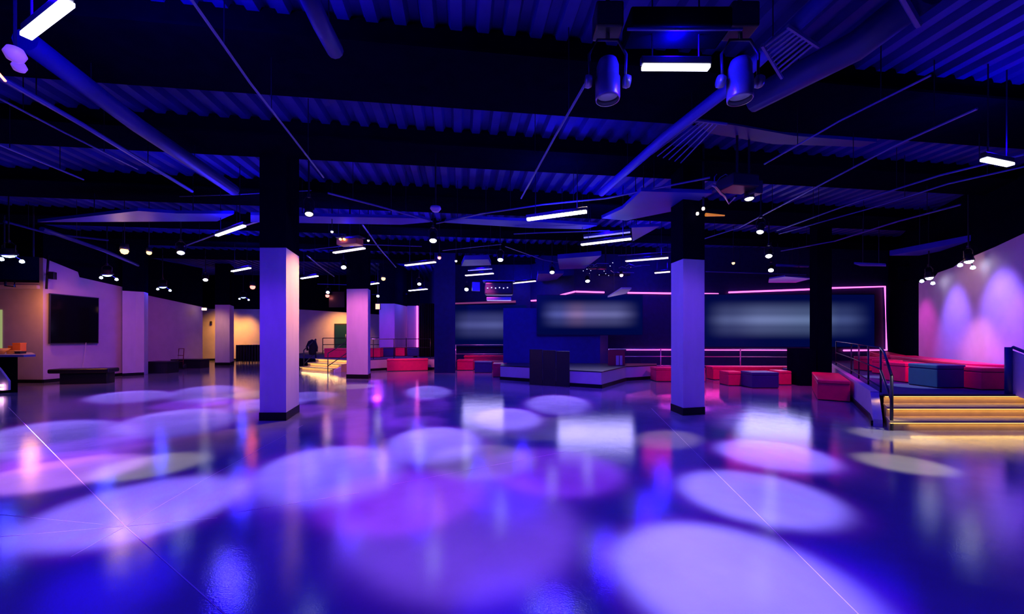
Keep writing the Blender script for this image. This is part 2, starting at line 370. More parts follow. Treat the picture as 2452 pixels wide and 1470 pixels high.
# left platform
t = thing('raised_platform', 'low carpeted platform left of centre with white front', 'platform', (-6, 19, 0))
lp = [(-8.97, 18.10), (-6.9, 16.97), (-6.2, 17.25), (-5.45, 17.95), (-3.3, 18.0), (-3.3, 18.85), (-4.75, 18.9), (-5.3, 22.2), (-6.6, 24.0), (-12.4, 24.0), (-12.0, 19.6)]
MB().prism(lp, 0, ZP-.03).build('deck_base', BLACKP, t); MB().prism(lp, ZP-.03, ZP).build('carpet', CARPET, t)
b = MB()
for p, q in ((lp[1], lp[2]), (lp[2], lp[3]), (lp[3], lp[4])):
    d = (Vector(q)-Vector(p)).normalized(); n = Vector((d.y, -d.x, 0))*.05
    b.poly3([(*p, 0.0), (*q, 0.0), (*q, .46), (*p, .46)], n)
b.build('front_panel', PLASTER, t)
b = MB()
for p, q in ((lp[1], lp[2]), (lp[2], lp[3]), (lp[3], lp[4])):
    d = (Vector(q)-Vector(p)).normalized(); n = Vector((d.y, -d.x, 0))*.07
    b.poly3([(*p, 0.0), (*q, 0.0), (*q, .10), (*p, .10)], n)
b.build('front_base_trim', BASEB, t)
t = thing('lit_staircase', 'warm lit steps left of the pink column', 'stairs', (-8.5, 17.2, 0))
u = Vector((0.872, -0.489)); v = Vector((0.489, 0.872)); s0 = Vector(G(718, 886))
for i in range(3):
    a = s0+v*0.30*i+u*0.12*i; ln = 2.25+0.05*i
    dd = .34 if i < 2 else .015; c, d, e = a+u*ln, a+u*ln+v*dd, a+v*dd
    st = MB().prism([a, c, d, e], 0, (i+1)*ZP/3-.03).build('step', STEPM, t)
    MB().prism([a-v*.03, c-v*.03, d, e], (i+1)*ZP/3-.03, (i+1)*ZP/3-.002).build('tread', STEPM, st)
    MB().prism([a-v*.02+u*.02, c-v*.02-u*.02, c-v*.005-u*.02, a-v*.005+u*.02], (i+1)*ZP/3-.045, (i+1)*ZP/3-.031).build('led_strip', E_STEP, st)
    m_ = a+u*ln/2-v*.03
    light('AREA', 'step_glow', (m_.x, m_.y, (i+1)*ZP/3-.05), 4, (1.0, .6, .2), parent=t, target=(m_.x-v.x*.1, m_.y-v.y*.1, -.2), shape='RECTANGLE', size=1.9, size_y=.03)
MB().poly3([(*(s0+u*2.3), 0), (*(s0+u*2.4+v*.9), 0), (*(s0+u*2.4+v*.9), .5), (*(s0+u*2.3), .1)], (0.06, 0, 0)).build('cheek_panel', PLASTER, t)
L0 = Vector((s0.x+.15, s0.y+.05, 0)); L1 = Vector((-9.05, 18.3, ZP)); U9 = Vector((0, 0, .88))
rail('stair_handrail', 'dark handrail left of the warm lit steps', [(L0, L0+U9), (L1, L1+U9)], [[L0+U9, L1+U9], [L0+U9*.3, L1+U9*.3]], 0.022)
L2 = P(785, 890, 16.6); L2.z = 0; L3 = Vector((-6.95, 17.1, ZP))
rail('stair_handrail', 'thin handrail on the right of the warm lit steps', [(L2, L2+Vector((0, 0, .8))), (L3, L3+U9)], [[L2+U9*.3, L3+U9*.45], [L2+U9*.9, L3+U9]], 0.018)
L4, L5, L6 = Vector((-6.1, 17.45, ZP)), Vector((-5.4, 18.15, ZP)), Vector((-3.75, 18.25, ZP))
rail('platform_railing', 'low railing along the front of the left platform', [(L4, L4+U9), (L5, L5+U9), (L6, L6+U9)], [[L3+U9, L4+U9, L5+U9, L6+U9], [L3+U9*.55, L4+U9*.55, L5+U9*.55, L6+U9*.55]], 0.016)
L7 = Vector((-5.8, 21.8, ZP)); L8 = Vector((-10.4, 21.8, ZP))
rail('platform_railing', 'thin railing across the yellow lit wall behind the left steps', [(L7, L7+U9), (L8, L8+U9)], [[L8+U9, L7+U9], [L8+U9*.6, L7+U9*.6], [L8+U9*.2, L7+U9*.2]], 0.018)
# jacket hung on the post
b = MB(); jx, jy = L1.x-.12, L1.y-.1
b.lathe([(0.02, 1.36), (.14, 1.30), (.19, 1.2), (.14, 1.0), (.17, .8), (.13, .66), (.0, .64)], Matrix.Translation((jx, jy, 0)) @ Matrix.Diagonal((1, .45, 1, 1)), 14)
b.tube([(jx-.13, jy, 1.27), (jx-.24, jy, 1.02), (jx-.2, jy, .85)], .05, 8); b.tube([(jx+.13, jy, 1.27), (jx+.22, jy, 1.0), (jx+.2, jy, .8)], .05, 8)
tag(b.build('hanging_jacket', CURT), 'black jacket hung on the railing post by the warm steps', 'jacket')
box_from(776, 829, 857, ZP, .44, .6, 'wide magenta lit red seat behind the warm lit steps', REDV)
box_from(886, 910, 856, ZP, .45, .5, 'red pouf just right of the pink column on the left platform', REDV)
box_from(911, 942, 854, ZP, .45, .5, 'dark blue pouf between two red ones on the left platform', BLUEV)
box_from(943, 969, 853, ZP, .44, .5, 'red pouf behind the railing post on the left platform', REDV)
box_from(975, 1011, 853, ZP, .42, .5, 'dark blue seat furthest right but one on the left platform', BLUEV)
box_from(1013, 1033, 852, ZP, .42, .5, 'red pouf in front of the black drape', REDV)
bench('long scarlet bench standing on the floor before the left platform', (-5.42, 17.22), (-3.72, 17.6), .45, 0, .52, REDV)

# ------------------------------------------------------------------ centre booth
t = thing('dj_booth', 'blue booth with low violet skirting walls in the centre', 'booth', (1, 13, 0))
bp = [G(1198, 909), G(1268, 914), G(1366, 925), G(1440, 930), G(1498, 912), G(1571, 907)]
inner = [XD(1571, 14.9), XD(1205, 15.2)]
MB().prism([*bp, *inner], 0.0, 0.47).build('skirting_wall', PLASTER, t)
cc = Vector((1.2, 13.6)); MB().prism([tuple(cc+(Vector(p)-cc)*1.012) for p in [*bp, *inner]], 0, .11).build('base_trim', BASEB, t)
MB().prism([tuple(cc+(Vector(p)-cc)*1.006) for p in [*bp, *inner]], .47, .5).build('ledge', BLKM, t)
ub = [XD(1205, 15.22), XD(1437, 15.22), XD(1456, 16.0), XD(1232, 16.4)]
MB().prism(ub, 0, 2.6).build('upper_wall', BLUEP, t)
t = thing('folding_screen', 'black three leaf panel standing before the centre booth', 'folding screen', (1.1, 12.3, 0))
fa, fb = Vector(G(1268, 921)), Vector(G(1365, 927))
for i in range(3):
    p, q = fa.lerp(fb, i/3), fa.lerp(fb, (i+1)/3-.012); n = Vector((0.02, .11))
    lf = MB().prism([p, q, q+n, p+n], 0.02, 1.12-.02*i).build('panel', BLKM, t)
    MB().tube([(p.x+.01, p.y-.012, .03), (p.x+.01, p.y-.012, 1.1)], .008, 6).build('edge_strip', CAST, lf)
MB().box(((fa.x+fb.x)/2, (fa.y+fb.y)/2+.06, .01), (1.3, .2, .02), math.atan2(fb.y-fa.y, fb.x-fa.x)).build('base', CAST, t)
t = thing('menu_stand', 'small glass fronted stand with white leaflets on the booth ledge', 'leaflet stand', (*XD(1478, 13.9), .5))
for px0, px1, mm, nm in ((1456, 1496, mat('maroon_board', (.35, .03, .05), .4), 'backboard'), (1475, 1482, PLASTER, 'leaflet'), (1484, 1490, PLASTER, 'leaflet')):
    d0 = 14.0 if nm == 'backboard' else 13.95; x0, x1 = XD(px0, d0)[0], XD(px1, d0)[0]
    MB().box(((x0+x1)/2, d0, .5+(.27 if nm == 'backboard' else .18)), (x1-x0, .03, .54 if nm == 'backboard' else .33)).build(nm, mm, t)
# railing before the neon wall
PK = mat('pink_lit_tube', (.8, .5, .6), .25, metal=.5)  # neon pink put into the rail metal colour
pts = [Vector((*XD(p, d), 0)) for p, d in ((1458, 14.8), (1582, 14.9), (1773, 14.7), (1914, 14.5))]
rail('lounge_railing', 'long horizontal railing before the neon wall behind the red seats', [(p+Vector((0, 0, 0)), p+Vector((0, 0, 1.06))) for p in pts],
     [[p+Vector((0, 0, z)) for p in pts] for z in (1.04, .76, .42)], 0.017, PK)
pts = [Vector((*XD(p, 17.6), 0)) for p in (1091, 1209)]
rail('lounge_railing', 'short railing between the black pier and the booth', [(p, p+Vector((0, 0, 1.14))) for p in pts], [[p+Vector((0, 0, z)) for p in pts] for z in (1.12, .72, .4)], 0.018, PK)

# neon outline
def neon(label, pts, m, r=0.035, name='neon_tube'):
    t = thing(name, label, 'neon light', tuple(pts[0]))
    MB().tube(pts, r, 8).build('tube', m, t)
    b = MB()
    for p, q in zip(pts, pts[1:]):
        nn = max(1, int((Vector(q)-Vector(p)).length/1.6))
        for k_ in range(nn):
            m_ = Vector(p).lerp(Vector(q), (k_+.5)/nn); b.box((m_.x, m_.y+.045, m_.z), (.03, .05, .03))
    b.build('clips', BLKM, t)
    return t
NW = 16.42
neon('slanting pink neon line rising along the angled wall above the booth', [P(1272, 720, 18.85), P(1310, 718, 17.9), P(1345, 706, 17.05), P(1377, 698, 16.42)], E_NEON)
neon('pink neon line along the top of the wall left of the right column', [P(1379, 698, NW), P(1447, 700, NW)], E_NEON)
neon('long upper pink neon line crossing behind the right column', [P(1503, 701, NW), P(1720, 704, NW)], E_NEON)
neon('upper pink neon line between the right column and the black column', [P(1745, 700, NW), P(1958, 692, NW)], E_NEON)
neon('pink neon corner at the right end: short top line and long upright', [P(1975, 690, NW), P(2119, 686, NW), P(2123, 838, NW), P(2020, 839, NW)], E_NEON)
neon('lower pink neon line behind the long railing', [P(1500, 837, NW), P(1950, 838, NW)], E_NEON, .028)
neon('unlit dull neon outline on the wall left of the booth', [P(1078, 708, 18.9), P(1078, 727, 18.9), P(1235, 722, 18.9)], E_NEOND, .05)
t = neon('thin upright pink light strip left of the black drape', [P(999, 732, 22.34), P(999, 835, 22.34)], E_NEON, .04)
for x0, x1, z in ((3, 8, 3.3), (8.5, 13.5, 3.35)):
    light('AREA', 'neon_glow', ((x0+x1)/2, 16.2, z), 17, (1, .02, .45), target=((x0+x1)/2, 13.0, 0), shape='RECTANGLE', size=4.5, size_y=.08)
light('AREA', 'neon_glow', (9, 16.2, .95), 16, (1, .02, .45), target=(9, 14, .2), shape='RECTANGLE', size=6, size_y=.06)

# lit signs built as screens; a glowing smear stands for their blurred faces
def screen(label, p0, p1, z0, z1, cols):
    p0, p1 = Vector(p0), Vector(p1); t = thing('sign_screen', label, 'screen', ((p0.x+p1.x)/2, (p0.y+p1.y)/2, z0))
    d = (p1-p0); L_ = d.length; rz = math.atan2(d.y, d.x); c = (p0+p1)/2
    t.rotation_euler = (0, 0, rz)
    MB().box((c.x, c.y+.05, (z0+z1)/2), (L_, .08, z1-z0), rz).build('casing', NAVY, t)
    m = bpy.data.materials.new('blurred_sign_smear'); m.use_nodes = True; nt = m.node_tree; L = nt.links.new
    for n in list(nt.nodes):
        if n.type != 'OUTPUT_MATERIAL': nt.nodes.remove(n)
    tc = nt.nodes.new('ShaderNodeTexCoord'); sp = nt.nodes.new('ShaderNodeSeparateXYZ'); L(tc.outputs['Generated'], sp.inputs[0])
    def bump1(sock, pos):
        r = nt.nodes.new('ShaderNodeValToRGB'); r.color_ramp.interpolation = 'EASE'; e = r.color_ramp.elements
        e[0].position, e[0].color = pos[0][0], (*pos[0][1], 1); e[1].position, e[1].color = pos[-1][0], (*pos[-1][1], 1)
        for q, cc_ in pos[1:-1]: x_ = e.new(q); x_.color = (*cc_, 1)
        L(sock, r.inputs[0]); return r.outputs[0]
    hx = bump1(sp.outputs[0], cols); hz = bump1(sp.outputs[2], [(0.12, (0, 0, 0)), (.36, (.4,)*3), (.52, (1,)*3), (.66, (.5,)*3), (.92, (0, 0, 0))])
    mx = nt.nodes.new('ShaderNodeMixRGB'); mx.blend_type = 'MULTIPLY'; mx.inputs[0].default_value = 1; L(hx, mx.inputs[1]); L(hz, mx.inputs[2])
    e = nt.nodes.new('ShaderNodeEmission'); L(mx.outputs[0], e.inputs[0]); e.inputs[1].default_value = 1.0
    ax = nt.nodes.new('ShaderNodeMixRGB'); ax.blend_type = 'ADD'; ax.inputs[0].default_value = 1; ax.inputs[2].default_value = (.0, .002, .05, 1); L(mx.outputs[0], ax.inputs[1]); L(ax.outputs[0], e.inputs[0])
    g = nt.nodes.new('ShaderNodeBsdfGlossy'); g.inputs[0].default_value = (.01, .01, .02, 1); g.inputs[1].default_value = .25
    ad = nt.nodes.new('ShaderNodeAddShader'); L(e.outputs[0], ad.inputs[0]); L(g.outputs[0], ad.inputs[1]); L(ad.outputs[0], nt.nodes['Material Output'].inputs[0])
    MB().box((c.x, c.y, (z0+z1)/2), (L_-.06, .02, z1-z0-.06), rz).build('display', m, t)
    return t
dk = (0, 0, .01)
screen('left wide sign screen with a pale blurred band above the short railing', XD(1068, 18.75), XD(1262, 18.75), 1.0, 3.0,
       [(0, dk), (.3, (.07, .075, .22)), (.6, (.08, .09, .25)), (.78, (.07, .07, .22)), (1, dk)])
screen('centre sign screen above the booth with a pale smear', XD(1285, 15.1), XD(1540, 15.1), 1.55, 3.1,
       [(0, dk), (.2, (.08, .09, .30)), (.38, (.22, .14, .30)), (.5, (.15, .13, .33)), (.72, (.13, .13, .30)), (1, dk)])
screen('widest sign screen with a grey blue smear on the neon wall', XD(1680, 16.3), XD(2095, 16.3), 1.05, 3.25,
       [(0, dk), (.15, (.08, .10, .20)), (.35, (.15, .19, .36)), (.65, (.12, .17, .30)), (.82, (.05, .07, .17)), (1, dk)])
light('AREA', 'added_sign_lamp', (-.8, 18.6, 2.2), 30, (.5, .42, 1), target=(-.8, 12, 0), shape='RECTANGLE', size=3, size_y=.8)  # added lamps before the signs, for their bright floor reflections
light('AREA', 'added_sign_lamp', (3.15, 14.95, 2.2), 36, (.48, .42, 1), target=(3.0, 8, 0), shape='RECTANGLE', size=2.8, size_y=.8)
light('AREA', 'added_sign_lamp', (10, 16.1, 2.2), 55, (.45, .42, 1), target=(7.5, 8, 0), shape='RECTANGLE', size=4, size_y=.8)

# drape
b = MB(); x0, x1 = XD(1003, 19.4)[0], XD(1041, 19.4)[0]; n = 60
lo, hi = [], []
for i in range(n+1):
    s_ = i/n; xx = x0+(x1-x0)*s_; yy = 19.4+.05*math.sin(s_*2*PI*9)+.015*math.sin(s_*40)
    lo.append(b.bm.verts.new((xx, yy, .52))); hi.append(b.bm.verts.new((xx, yy*.999, 3.1)))
for i in range(n): f = b.bm.faces.new((lo[i], lo[i+1], hi[i+1], hi[i])); f.smooth = True
o = b.build('black_drape', CURT); o.modifiers.new('thick', 'SOLIDIFY').thickness = .01
tag(o, 'black pleated drape hanging left of the centre pier', 'curtain')
# glass door in the yellow wall
dr = thing('door_1', None, None, (*XD(816, 24), .5)); dr['kind'] = 'structure'
x0, x1 = XD(799, 24.0)[0], XD(836, 24.0)[0]
MB().box(((x0+x1)/2, 24.12, 1.36), (x1-x0, .1, 1.76)).build('door_frame', BLKM, dr)
MB().box(((x0+x1)/2, 24.06, 1.34), (x1-x0-.12, .02, 1.62)).build('door_panel', mat('door_glass', (.01, .04, .07), .1), dr)
MB().tube([(x1-.2, 24.0, 1.2), (x1-.2, 24.0, 1.6)], .02).build('door_handle', STEEL, dr)

# ------------------------------------------------------------------ left side furniture
t = thing('wall_television', 'large dark screen hung on the left wall', 'television', P(177, 765, 13.8))
def on_left(px, py):
    k_ = (px-CX)/F; a, c = Vector(A1), Vector(B2); dx, dy = c.x-a.x, c.y-a.y; s2 = (k_*a.y-a.x)/(dx-k_*dy); return P(px, py, a.y+s2*dy-.10)
TL, TR, BR, BL = on_left(120, 702), on_left(237, 713), on_left(236, 822), on_left(119, 823)
nrm = (TR-TL).cross(BL-TL).normalized(); nrm = nrm if nrm.y < 0 else -nrm
MB().poly3([TL, TR, BR, BL], -nrm*.06).build('casing', BLKM, t)
s_ = .03
def ins(p, c, k): return c+(p-c)*k
c4 = (TL+TR+BR+BL)/4; MB().poly3([ins(p, c4, .965)+nrm*.004 for p in (TL, TR, BR, BL)], -nrm*.003).build('display', SCREENG, t)
tag(MB().tube([on_left(206, 820), on_left(203, 850), on_left(196, 888)], .008, 6).build('hanging_cable', PLASTER), 'pale cable hanging under the dark wall screen', 'cable')
t = thing('black_bench', 'low black bench with an overhanging top under the wall screen', 'bench', (*G(190, 916), 0))
rzb = math.atan2(2.4, .6)*.3; bx, by = G(192, 919)[0], 12.9
MB().box((bx, by, .42), (1.62, .5, .14), .22, .04).build('top', BLKM, t)
MB().box((bx+.08, by+.03, .18), (1.25, .36, .36), .22, .01).build('pedestal', BLKM, t)
def blackbox(label, px0, px1, pyb, h, dep, name='black_block_bench'):
    x0, y0 = G(px0, pyb); x1 = G(px1, pyb)[0]; t = thing(name, label, 'bench', (x0, y0, 0))
    MB().box(((x0+x1)/2, y0+dep/2, h*.42), (x1-x0-.06, dep-.04, h*.84)).build('body', BLKM, t)
    MB().box(((x0+x1)/2, y0+dep/2, h*.92), (x1-x0, dep, h*.16), 0, .01).build('top', BLKM, t)
    return t
blackbox('black block bench directly right of the left wall pier', 347, 401, 894, .48, .6)
blackbox('black block bench behind the hand truck', 408, 480, 882, .42, .6)
ht = thing('hand_truck', 'small dark red hand truck before the black bench', 'hand truck', (*G(428, 884), 0))
hx, hy = G(427, 884); rm = mat('dark_red_metal', (.20, .02, .03), .4, metal=.3)
MB().tube([(hx-.12, hy+.1, .1), (hx-.16, hy+.22, .93), (hx+.08, hy+.22, .93), (hx+.12, hy+.1, .1)], .018).build('frame', rm, ht)
for z in (.35, .62): MB().tube([(hx-.14, hy+.14, z), (hx+.1, hy+.14, z)], .014).build('cross_bar', rm, ht)
MB().box((hx, hy-.02, .03), (.36, .28, .02)).build('toe_plate', BLKM, ht)
for sx in (-1, 1): MB().lathe([(0, -.025), (.1, -.025), (.12, 0), (.1, .025), (0, .025)], Matrix.Translation((hx+sx*.2, hy+.12, .12)) @ Matrix.Rotation(PI/2, 4, 'Y'), 18).build('wheel', BLKM, ht)
fold = [563, 567, 574, 581, 588, 594, 601, 608, 615, 621]
for i, p in enumerate(fold):
    x0, y0 = XD(p, 21.9+.03*i); wd = (.07, .09, .12, .13, .13, .14, .14, .13, .13, .12)[i]
    t = thing('folded_table', 'black folded table on edge, in the row by the far yellow wall', 'folded table', (x0, y0, 0), 'folded black tables standing in a row')
    MB().box((x0, y0+.3, .55), (wd*.55, .7, .9), .25, .01).build('tabletop', BLKM, t)
    for s2 in (-.25, .25): MB().tube([(x0+.03, y0+.3+s2, 0), (x0+.03, y0+.3+s2, 1.0)], .014).build('leg', CAST, t)

# bar
t = thing('bar_counter', 'bar counter at the far left edge with a pale top', 'bar counter', (-13.5, 10.9, 0))
x1 = XD(37, 10.85)[0]; xe = XD(80, 10.9)[0]
MB().prism([(-17, 10.9), (x1, 10.9), XD(37, 12.2), (-17, 12.2)], 0, .98).build('body', BLACKP, t)
MB().prism([(-17, 10.7), (xe-.12, 10.78), (xe, 10.95), XD(76, 12.2), (-17, 12.2)], .98, 1.04).build('top', mat('bar_top', (.45, .38, .42), .3), t)
pa = [P(-60, 850, 10.65), P(-20, 863, 10.65), P(0, 885, 10.65), P(20, 912, 10.65), P(20, 934, 10.65), P(-60, 941, 10.65)]
for q in pa: q.z = max(q.z, .005)
MB().poly3(pa, (0, .05, 0)).build('kick_panel', PLASTER, t)
for py in (923, 931): MB().box(P(3, py, 10.6), (.09, .03, .06)).build('marker_light', emis('bar_marker', (1, .5, 1), 5), t)
NAPO = mat('orange_card', (1.0, .28, .03), .5, emit=(1, .25, .02), estr=0.0)
for (p0, p1, y0, y1, lb, cm) in ((38, 55, 821, 841, 'tall orange carton on the bar top', NAPO), (27, 37, 828, 839, 'short orange carton beside the tall one on the bar', NAPO),
                             (24, 42, 839, 850, 'yellow tray below the orange cartons on the bar', mat('yellow_tray', (1, .6, .08), .4)),
                             (43, 55, 841, 849, 'dark little napkin holder on the bar top', BLKM)):
    d0 = 11.3 if y1 > 842 else 11.5; a = P(p0, y1, d0); c = P(p1, y0, d0)
    z0 = 1.045 if y1 > 842 else 1.045
    tb = thing('bar_carton' if 'carton' in lb else 'bar_tray' if 'tray' in lb else 'napkin_holder', lb, 'carton' if 'carton' in lb else 'tray' if 'tray' in lb else 'napkin holder', ((a.x+c.x)/2, d0, z0))
    MB().box(((a.x+c.x)/2, d0, (z0+c.z)/2), (c.x-a.x, .16, c.z-z0), .1, .006).build('body', cm, tb)
    MB().box(((a.x+c.x)/2, d0, c.z-.01), ((c.x-a.x)*1.03, .17, .025), .1, .003).build('rim', cm, tb)
bc = P(-2, 838, 11.1)
tag(MB().lathe([(0, 1.045), (.09, 1.046), (.12, 1.10), (.21, 1.20), (.2, 1.2), (.1, 1.1), (0, 1.07)], Matrix.Translation((bc.x, 11.1, 0))).build('fruit_bowl', mat('amber_bowl', (1, .55, .05), .25)), 'wide amber bowl on the bar at the frame edge', 'bowl')
wn = thing('backlit_cabinet', None, None, P(0, 790, 13.05)); wn['kind'] = 'structure'  # backlit cabinet by the bar, built as a glowing pane
MB().box((XD(-30, 13.08)[0], 13.08, 1.72), (1.1, .08, 1.5)).build('cabinet_frame', BLKM, wn)
MB().box((XD(-31, 13.02)[0], 13.02, 1.72), (.98, .02, 1.36)).build('cabinet_pane', emis('cabinet_glow', (.55, .62, .25), .55), wn)
light('AREA', 'bar_lamp', (-14.8, 12.2, 3.0), 22, (1.0, .32, .06), target=(-15.0, 13.2, .6), shape='DISK', size=.3)
light('POINT', 'bar_lamp', (-13.6, 11.2, 1.9), 14, (1.0, .36, .08), shadow_soft_size=.15)
# wall fittings, left
tag(MB().tube([P(116, 610, 12.95), P(111, 692, 12.95)], .03, 8).build('wall_conduit', BLKM), 'upright dark conduit above the bar corner on the left wall', 'conduit')
t = thing('wall_speaker', 'small black speaker high on the left wall by the conduit', 'speaker', P(126, 660, 12.9))
MB().box(P(126, 660, 12.95), (.13, .2, .24), .5, .01).build('cabinet', BLKM, t); MB().tube([P(126, 658, 12.95), P(121, 658, 13.2)], .02).build('bracket', BLKM, t)
t = thing('projection_case', 'black box hanging from the ceiling at the upper left', 'screen case', P(40, 640, 11))
MB().prism([XD(-60, 10.6), XD(94, 10.9), XD(94, 11.4), XD(-60, 11.2)], 3.08, 3.72).build('case', BLACKP, t)
MB().tube([P(13, 672, 11), P(13, 684, 11), P(35, 686, 11), P(35, 670, 11)], .028, 6).build('bracket', BLKM, t)
for px_ in (10, 80): MB().tube([P(px_, 622, 11.1), Vector((P(px_, 622, 11.1).x, 11.1, HC+.06))], .02, 6).build('hanger', BLKM, t)
tag(MB().box(P(505, 772, 23.98), (.1, .06, .14)).build('wall_thermostat', BLKM), 'tiny black fitting on the narrow yellow wall strip', 'wall fitting')

# ------------------------------------------------------------------ ceiling structure
def beam(y0, y1, z0=4.97):
    b = MB().prism([RC(-22, y0), RC(20, y0), RC(20, y1), RC(-22, y1)], z0, HC+.05)
    return b
bl = ['first broad black ceiling beam overhead', 'second broad black ceiling beam crossing the hall', 'third black ceiling beam, above the middle spotlights',
      'fourth black ceiling beam above the near column', 'fifth black ceiling beam toward the back', 'furthest black ceiling beam before the neon wall', ]
for (y0, y1), lb in zip(((4.75, 5.85), (7.15, 7.95), (9.9, 11.0), (12.8, 13.7), (15.6, 16.4), (18.4, 19.2)), bl):
    t = thing('ceiling_beam', lb, 'ceiling beam', (*RC(0, y0), 5)); t['kind'] = 'thing'
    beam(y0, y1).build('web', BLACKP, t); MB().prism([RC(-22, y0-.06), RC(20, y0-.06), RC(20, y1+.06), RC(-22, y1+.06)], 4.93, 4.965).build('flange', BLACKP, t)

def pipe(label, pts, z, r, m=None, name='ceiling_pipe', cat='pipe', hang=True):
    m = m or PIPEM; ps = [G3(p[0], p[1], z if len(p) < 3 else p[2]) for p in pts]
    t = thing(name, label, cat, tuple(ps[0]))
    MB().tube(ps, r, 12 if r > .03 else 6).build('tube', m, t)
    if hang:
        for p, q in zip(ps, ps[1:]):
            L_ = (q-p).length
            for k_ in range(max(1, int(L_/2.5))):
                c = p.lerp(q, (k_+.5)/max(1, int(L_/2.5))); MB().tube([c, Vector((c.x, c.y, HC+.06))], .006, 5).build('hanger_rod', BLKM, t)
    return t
pipe('thin pipe slanting from the top edge down to the left column spotlight', [(452, -10), (600, 200), (690, 315), (775, 425)], 4.3, .014)
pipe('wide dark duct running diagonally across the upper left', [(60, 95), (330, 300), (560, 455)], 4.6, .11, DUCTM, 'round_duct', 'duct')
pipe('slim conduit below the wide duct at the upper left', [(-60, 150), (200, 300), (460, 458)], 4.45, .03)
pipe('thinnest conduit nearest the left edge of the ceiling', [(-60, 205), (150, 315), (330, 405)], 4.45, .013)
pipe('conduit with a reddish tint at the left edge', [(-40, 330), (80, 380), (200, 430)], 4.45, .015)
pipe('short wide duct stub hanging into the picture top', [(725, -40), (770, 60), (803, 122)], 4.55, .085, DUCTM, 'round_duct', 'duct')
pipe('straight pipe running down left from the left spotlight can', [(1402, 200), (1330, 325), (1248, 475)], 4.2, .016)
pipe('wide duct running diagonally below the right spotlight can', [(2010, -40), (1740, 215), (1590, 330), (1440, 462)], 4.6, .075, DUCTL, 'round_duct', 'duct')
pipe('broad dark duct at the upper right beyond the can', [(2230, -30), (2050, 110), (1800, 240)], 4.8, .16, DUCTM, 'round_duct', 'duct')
pipe('thin pipe rising right from the right projector', [(1830, 393), (2010, 290), (2230, 180)], 4.35, .012)
pipe('long pipe passing behind the right projector to the right edge', [(1660, 580), (1770, 545), (1960, 445), (2150, 345), (2340, 260)], 4.35, .015)
pipe('upper of two parallel pipes at the right side ceiling', [(1860, 552), (2060, 480), (2250, 420), (2452, 370)], 4.4, .016)
pipe('lower of two parallel pipes at the right side ceiling', [(1865, 560), (2080, 500), (2270, 440), (2470, 395)], 4.35, .014)
pipe('greenish pipe curving low across the right ceiling', [(1870, 601), (2000, 577), (2150, 530), (2300, 490)], 4.3, .018)
pipe('pipe crossing above the left column toward the left', [(430, 470), (560, 466), (745, 456)], 4.9, .012)
pipe('pipe slanting from the left spotlight to the white dome', [(785, 462), (900, 492), (1035, 530)], 4.3, .018)
pipe('pipe rising right from the white dome', [(1045, 535), (1150, 512), (1300, 490), (1450, 475), (1700, 425)], 4.3, .016)
pipe('steep pipe above the middle light bars', [(868, 538), (905, 590), (948, 640)], 4.2, .02)
pipe('pipe between the middle spotlights', [(1060, 600), (1150, 590), (1200, 585)], 4.2, .012)
pipe('pipe running right from the middle spotlights', [(1210, 590), (1300, 622), (1400, 640)], 4.2, .012)
pipe('pipe above the far left light bars', [(440, 590), (520, 560), (620, 530)], 4.4, .02)
pipe('faint pipe along the left wall top', [(100, 548), (250, 600), (330, 635)], 4.1, .05, DUCTM)
pipe('pipe in front of the upper left wall', [(10, 530), (120, 560), (260, 575)], 4.5, .03, DUCTM)
pipe('slanting pipe right of the left column top', [(735, 612), (770, 640), (800, 662)], 4.0, .02)
pipe('pipe above the neon line right of the right column', [(1690, 650), (1850, 655), (1930, 658)], 4.0, .025, DUCTL)
pipe('pipe above the wide grey panel at the right', [(1860, 635), (1935, 637)], 4.1, .05, DUCTL)
pipe('dark pipe at the top right corner', [(2160, -10), (2200, 60)], 4.6, .03)

pipe('thin cable run above the light bar left of the right column', [(1480, 612), (1560, 606), (1660, 600)], 4.1, .012)
pipe('faint cable run high between the centre panels', [(1230, 560), (1330, 556), (1460, 552)], 4.2, .014)
pipe('cable run rising from the left column top to the right', [(720, 600), (860, 585), (1010, 590)], 4.1, .012)
pipe('cable run crossing above the pink column', [(760, 680), (840, 682)], 4.0, .016)
pipe('low cable run above the exit sign', [(890, 705), (975, 704)], 3.8, .016)
pipe('curved grey hose hanging above the right neon line', [(1975, 605), (1945, 640), (1958, 650), (2060, 655)], 4.6, .035, DUCTL)

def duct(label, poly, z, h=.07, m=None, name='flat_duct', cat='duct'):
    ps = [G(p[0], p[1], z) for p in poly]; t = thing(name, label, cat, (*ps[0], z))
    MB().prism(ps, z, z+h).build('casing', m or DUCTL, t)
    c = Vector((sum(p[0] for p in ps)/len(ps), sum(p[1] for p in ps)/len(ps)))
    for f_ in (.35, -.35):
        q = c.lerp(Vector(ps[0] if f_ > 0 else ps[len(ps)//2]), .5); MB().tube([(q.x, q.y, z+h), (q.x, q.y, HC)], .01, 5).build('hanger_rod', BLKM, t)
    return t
duct('long flat violet duct crossing above the left column', [(600, 515), (1010, 523), (1030, 532), (960, 538), (600, 532)], 4.3)
duct('flat violet duct right of the white dome', [(1065, 533), (1110, 523), (1270, 530), (1430, 540), (1400, 549), (1270, 546)], 4.3)
duct('long flat duct at the far left ceiling', [(90, 532), (330, 505), (420, 511), (560, 512), (520, 530), (300, 531)], 4.3)
duct('large pale duct panel above the upper light bars at the right', [(1535, 458), (1705, 463), (1640, 500), (1500, 528), (1440, 523), (1490, 500)], 4.25)
duct('small triangular duct panel behind the double light bar', [(1512, 545), (1580, 542), (1515, 578)], 4.2)
duct('grey blue panel above the rack at centre', [(1112, 622), (1170, 621), (1176, 635), (1105, 637)], 4.1, .15)
duct('large pale bent panel at centre right', [(1335, 620), (1440, 612), (1400, 643), (1340, 645)], 4.1, .15)
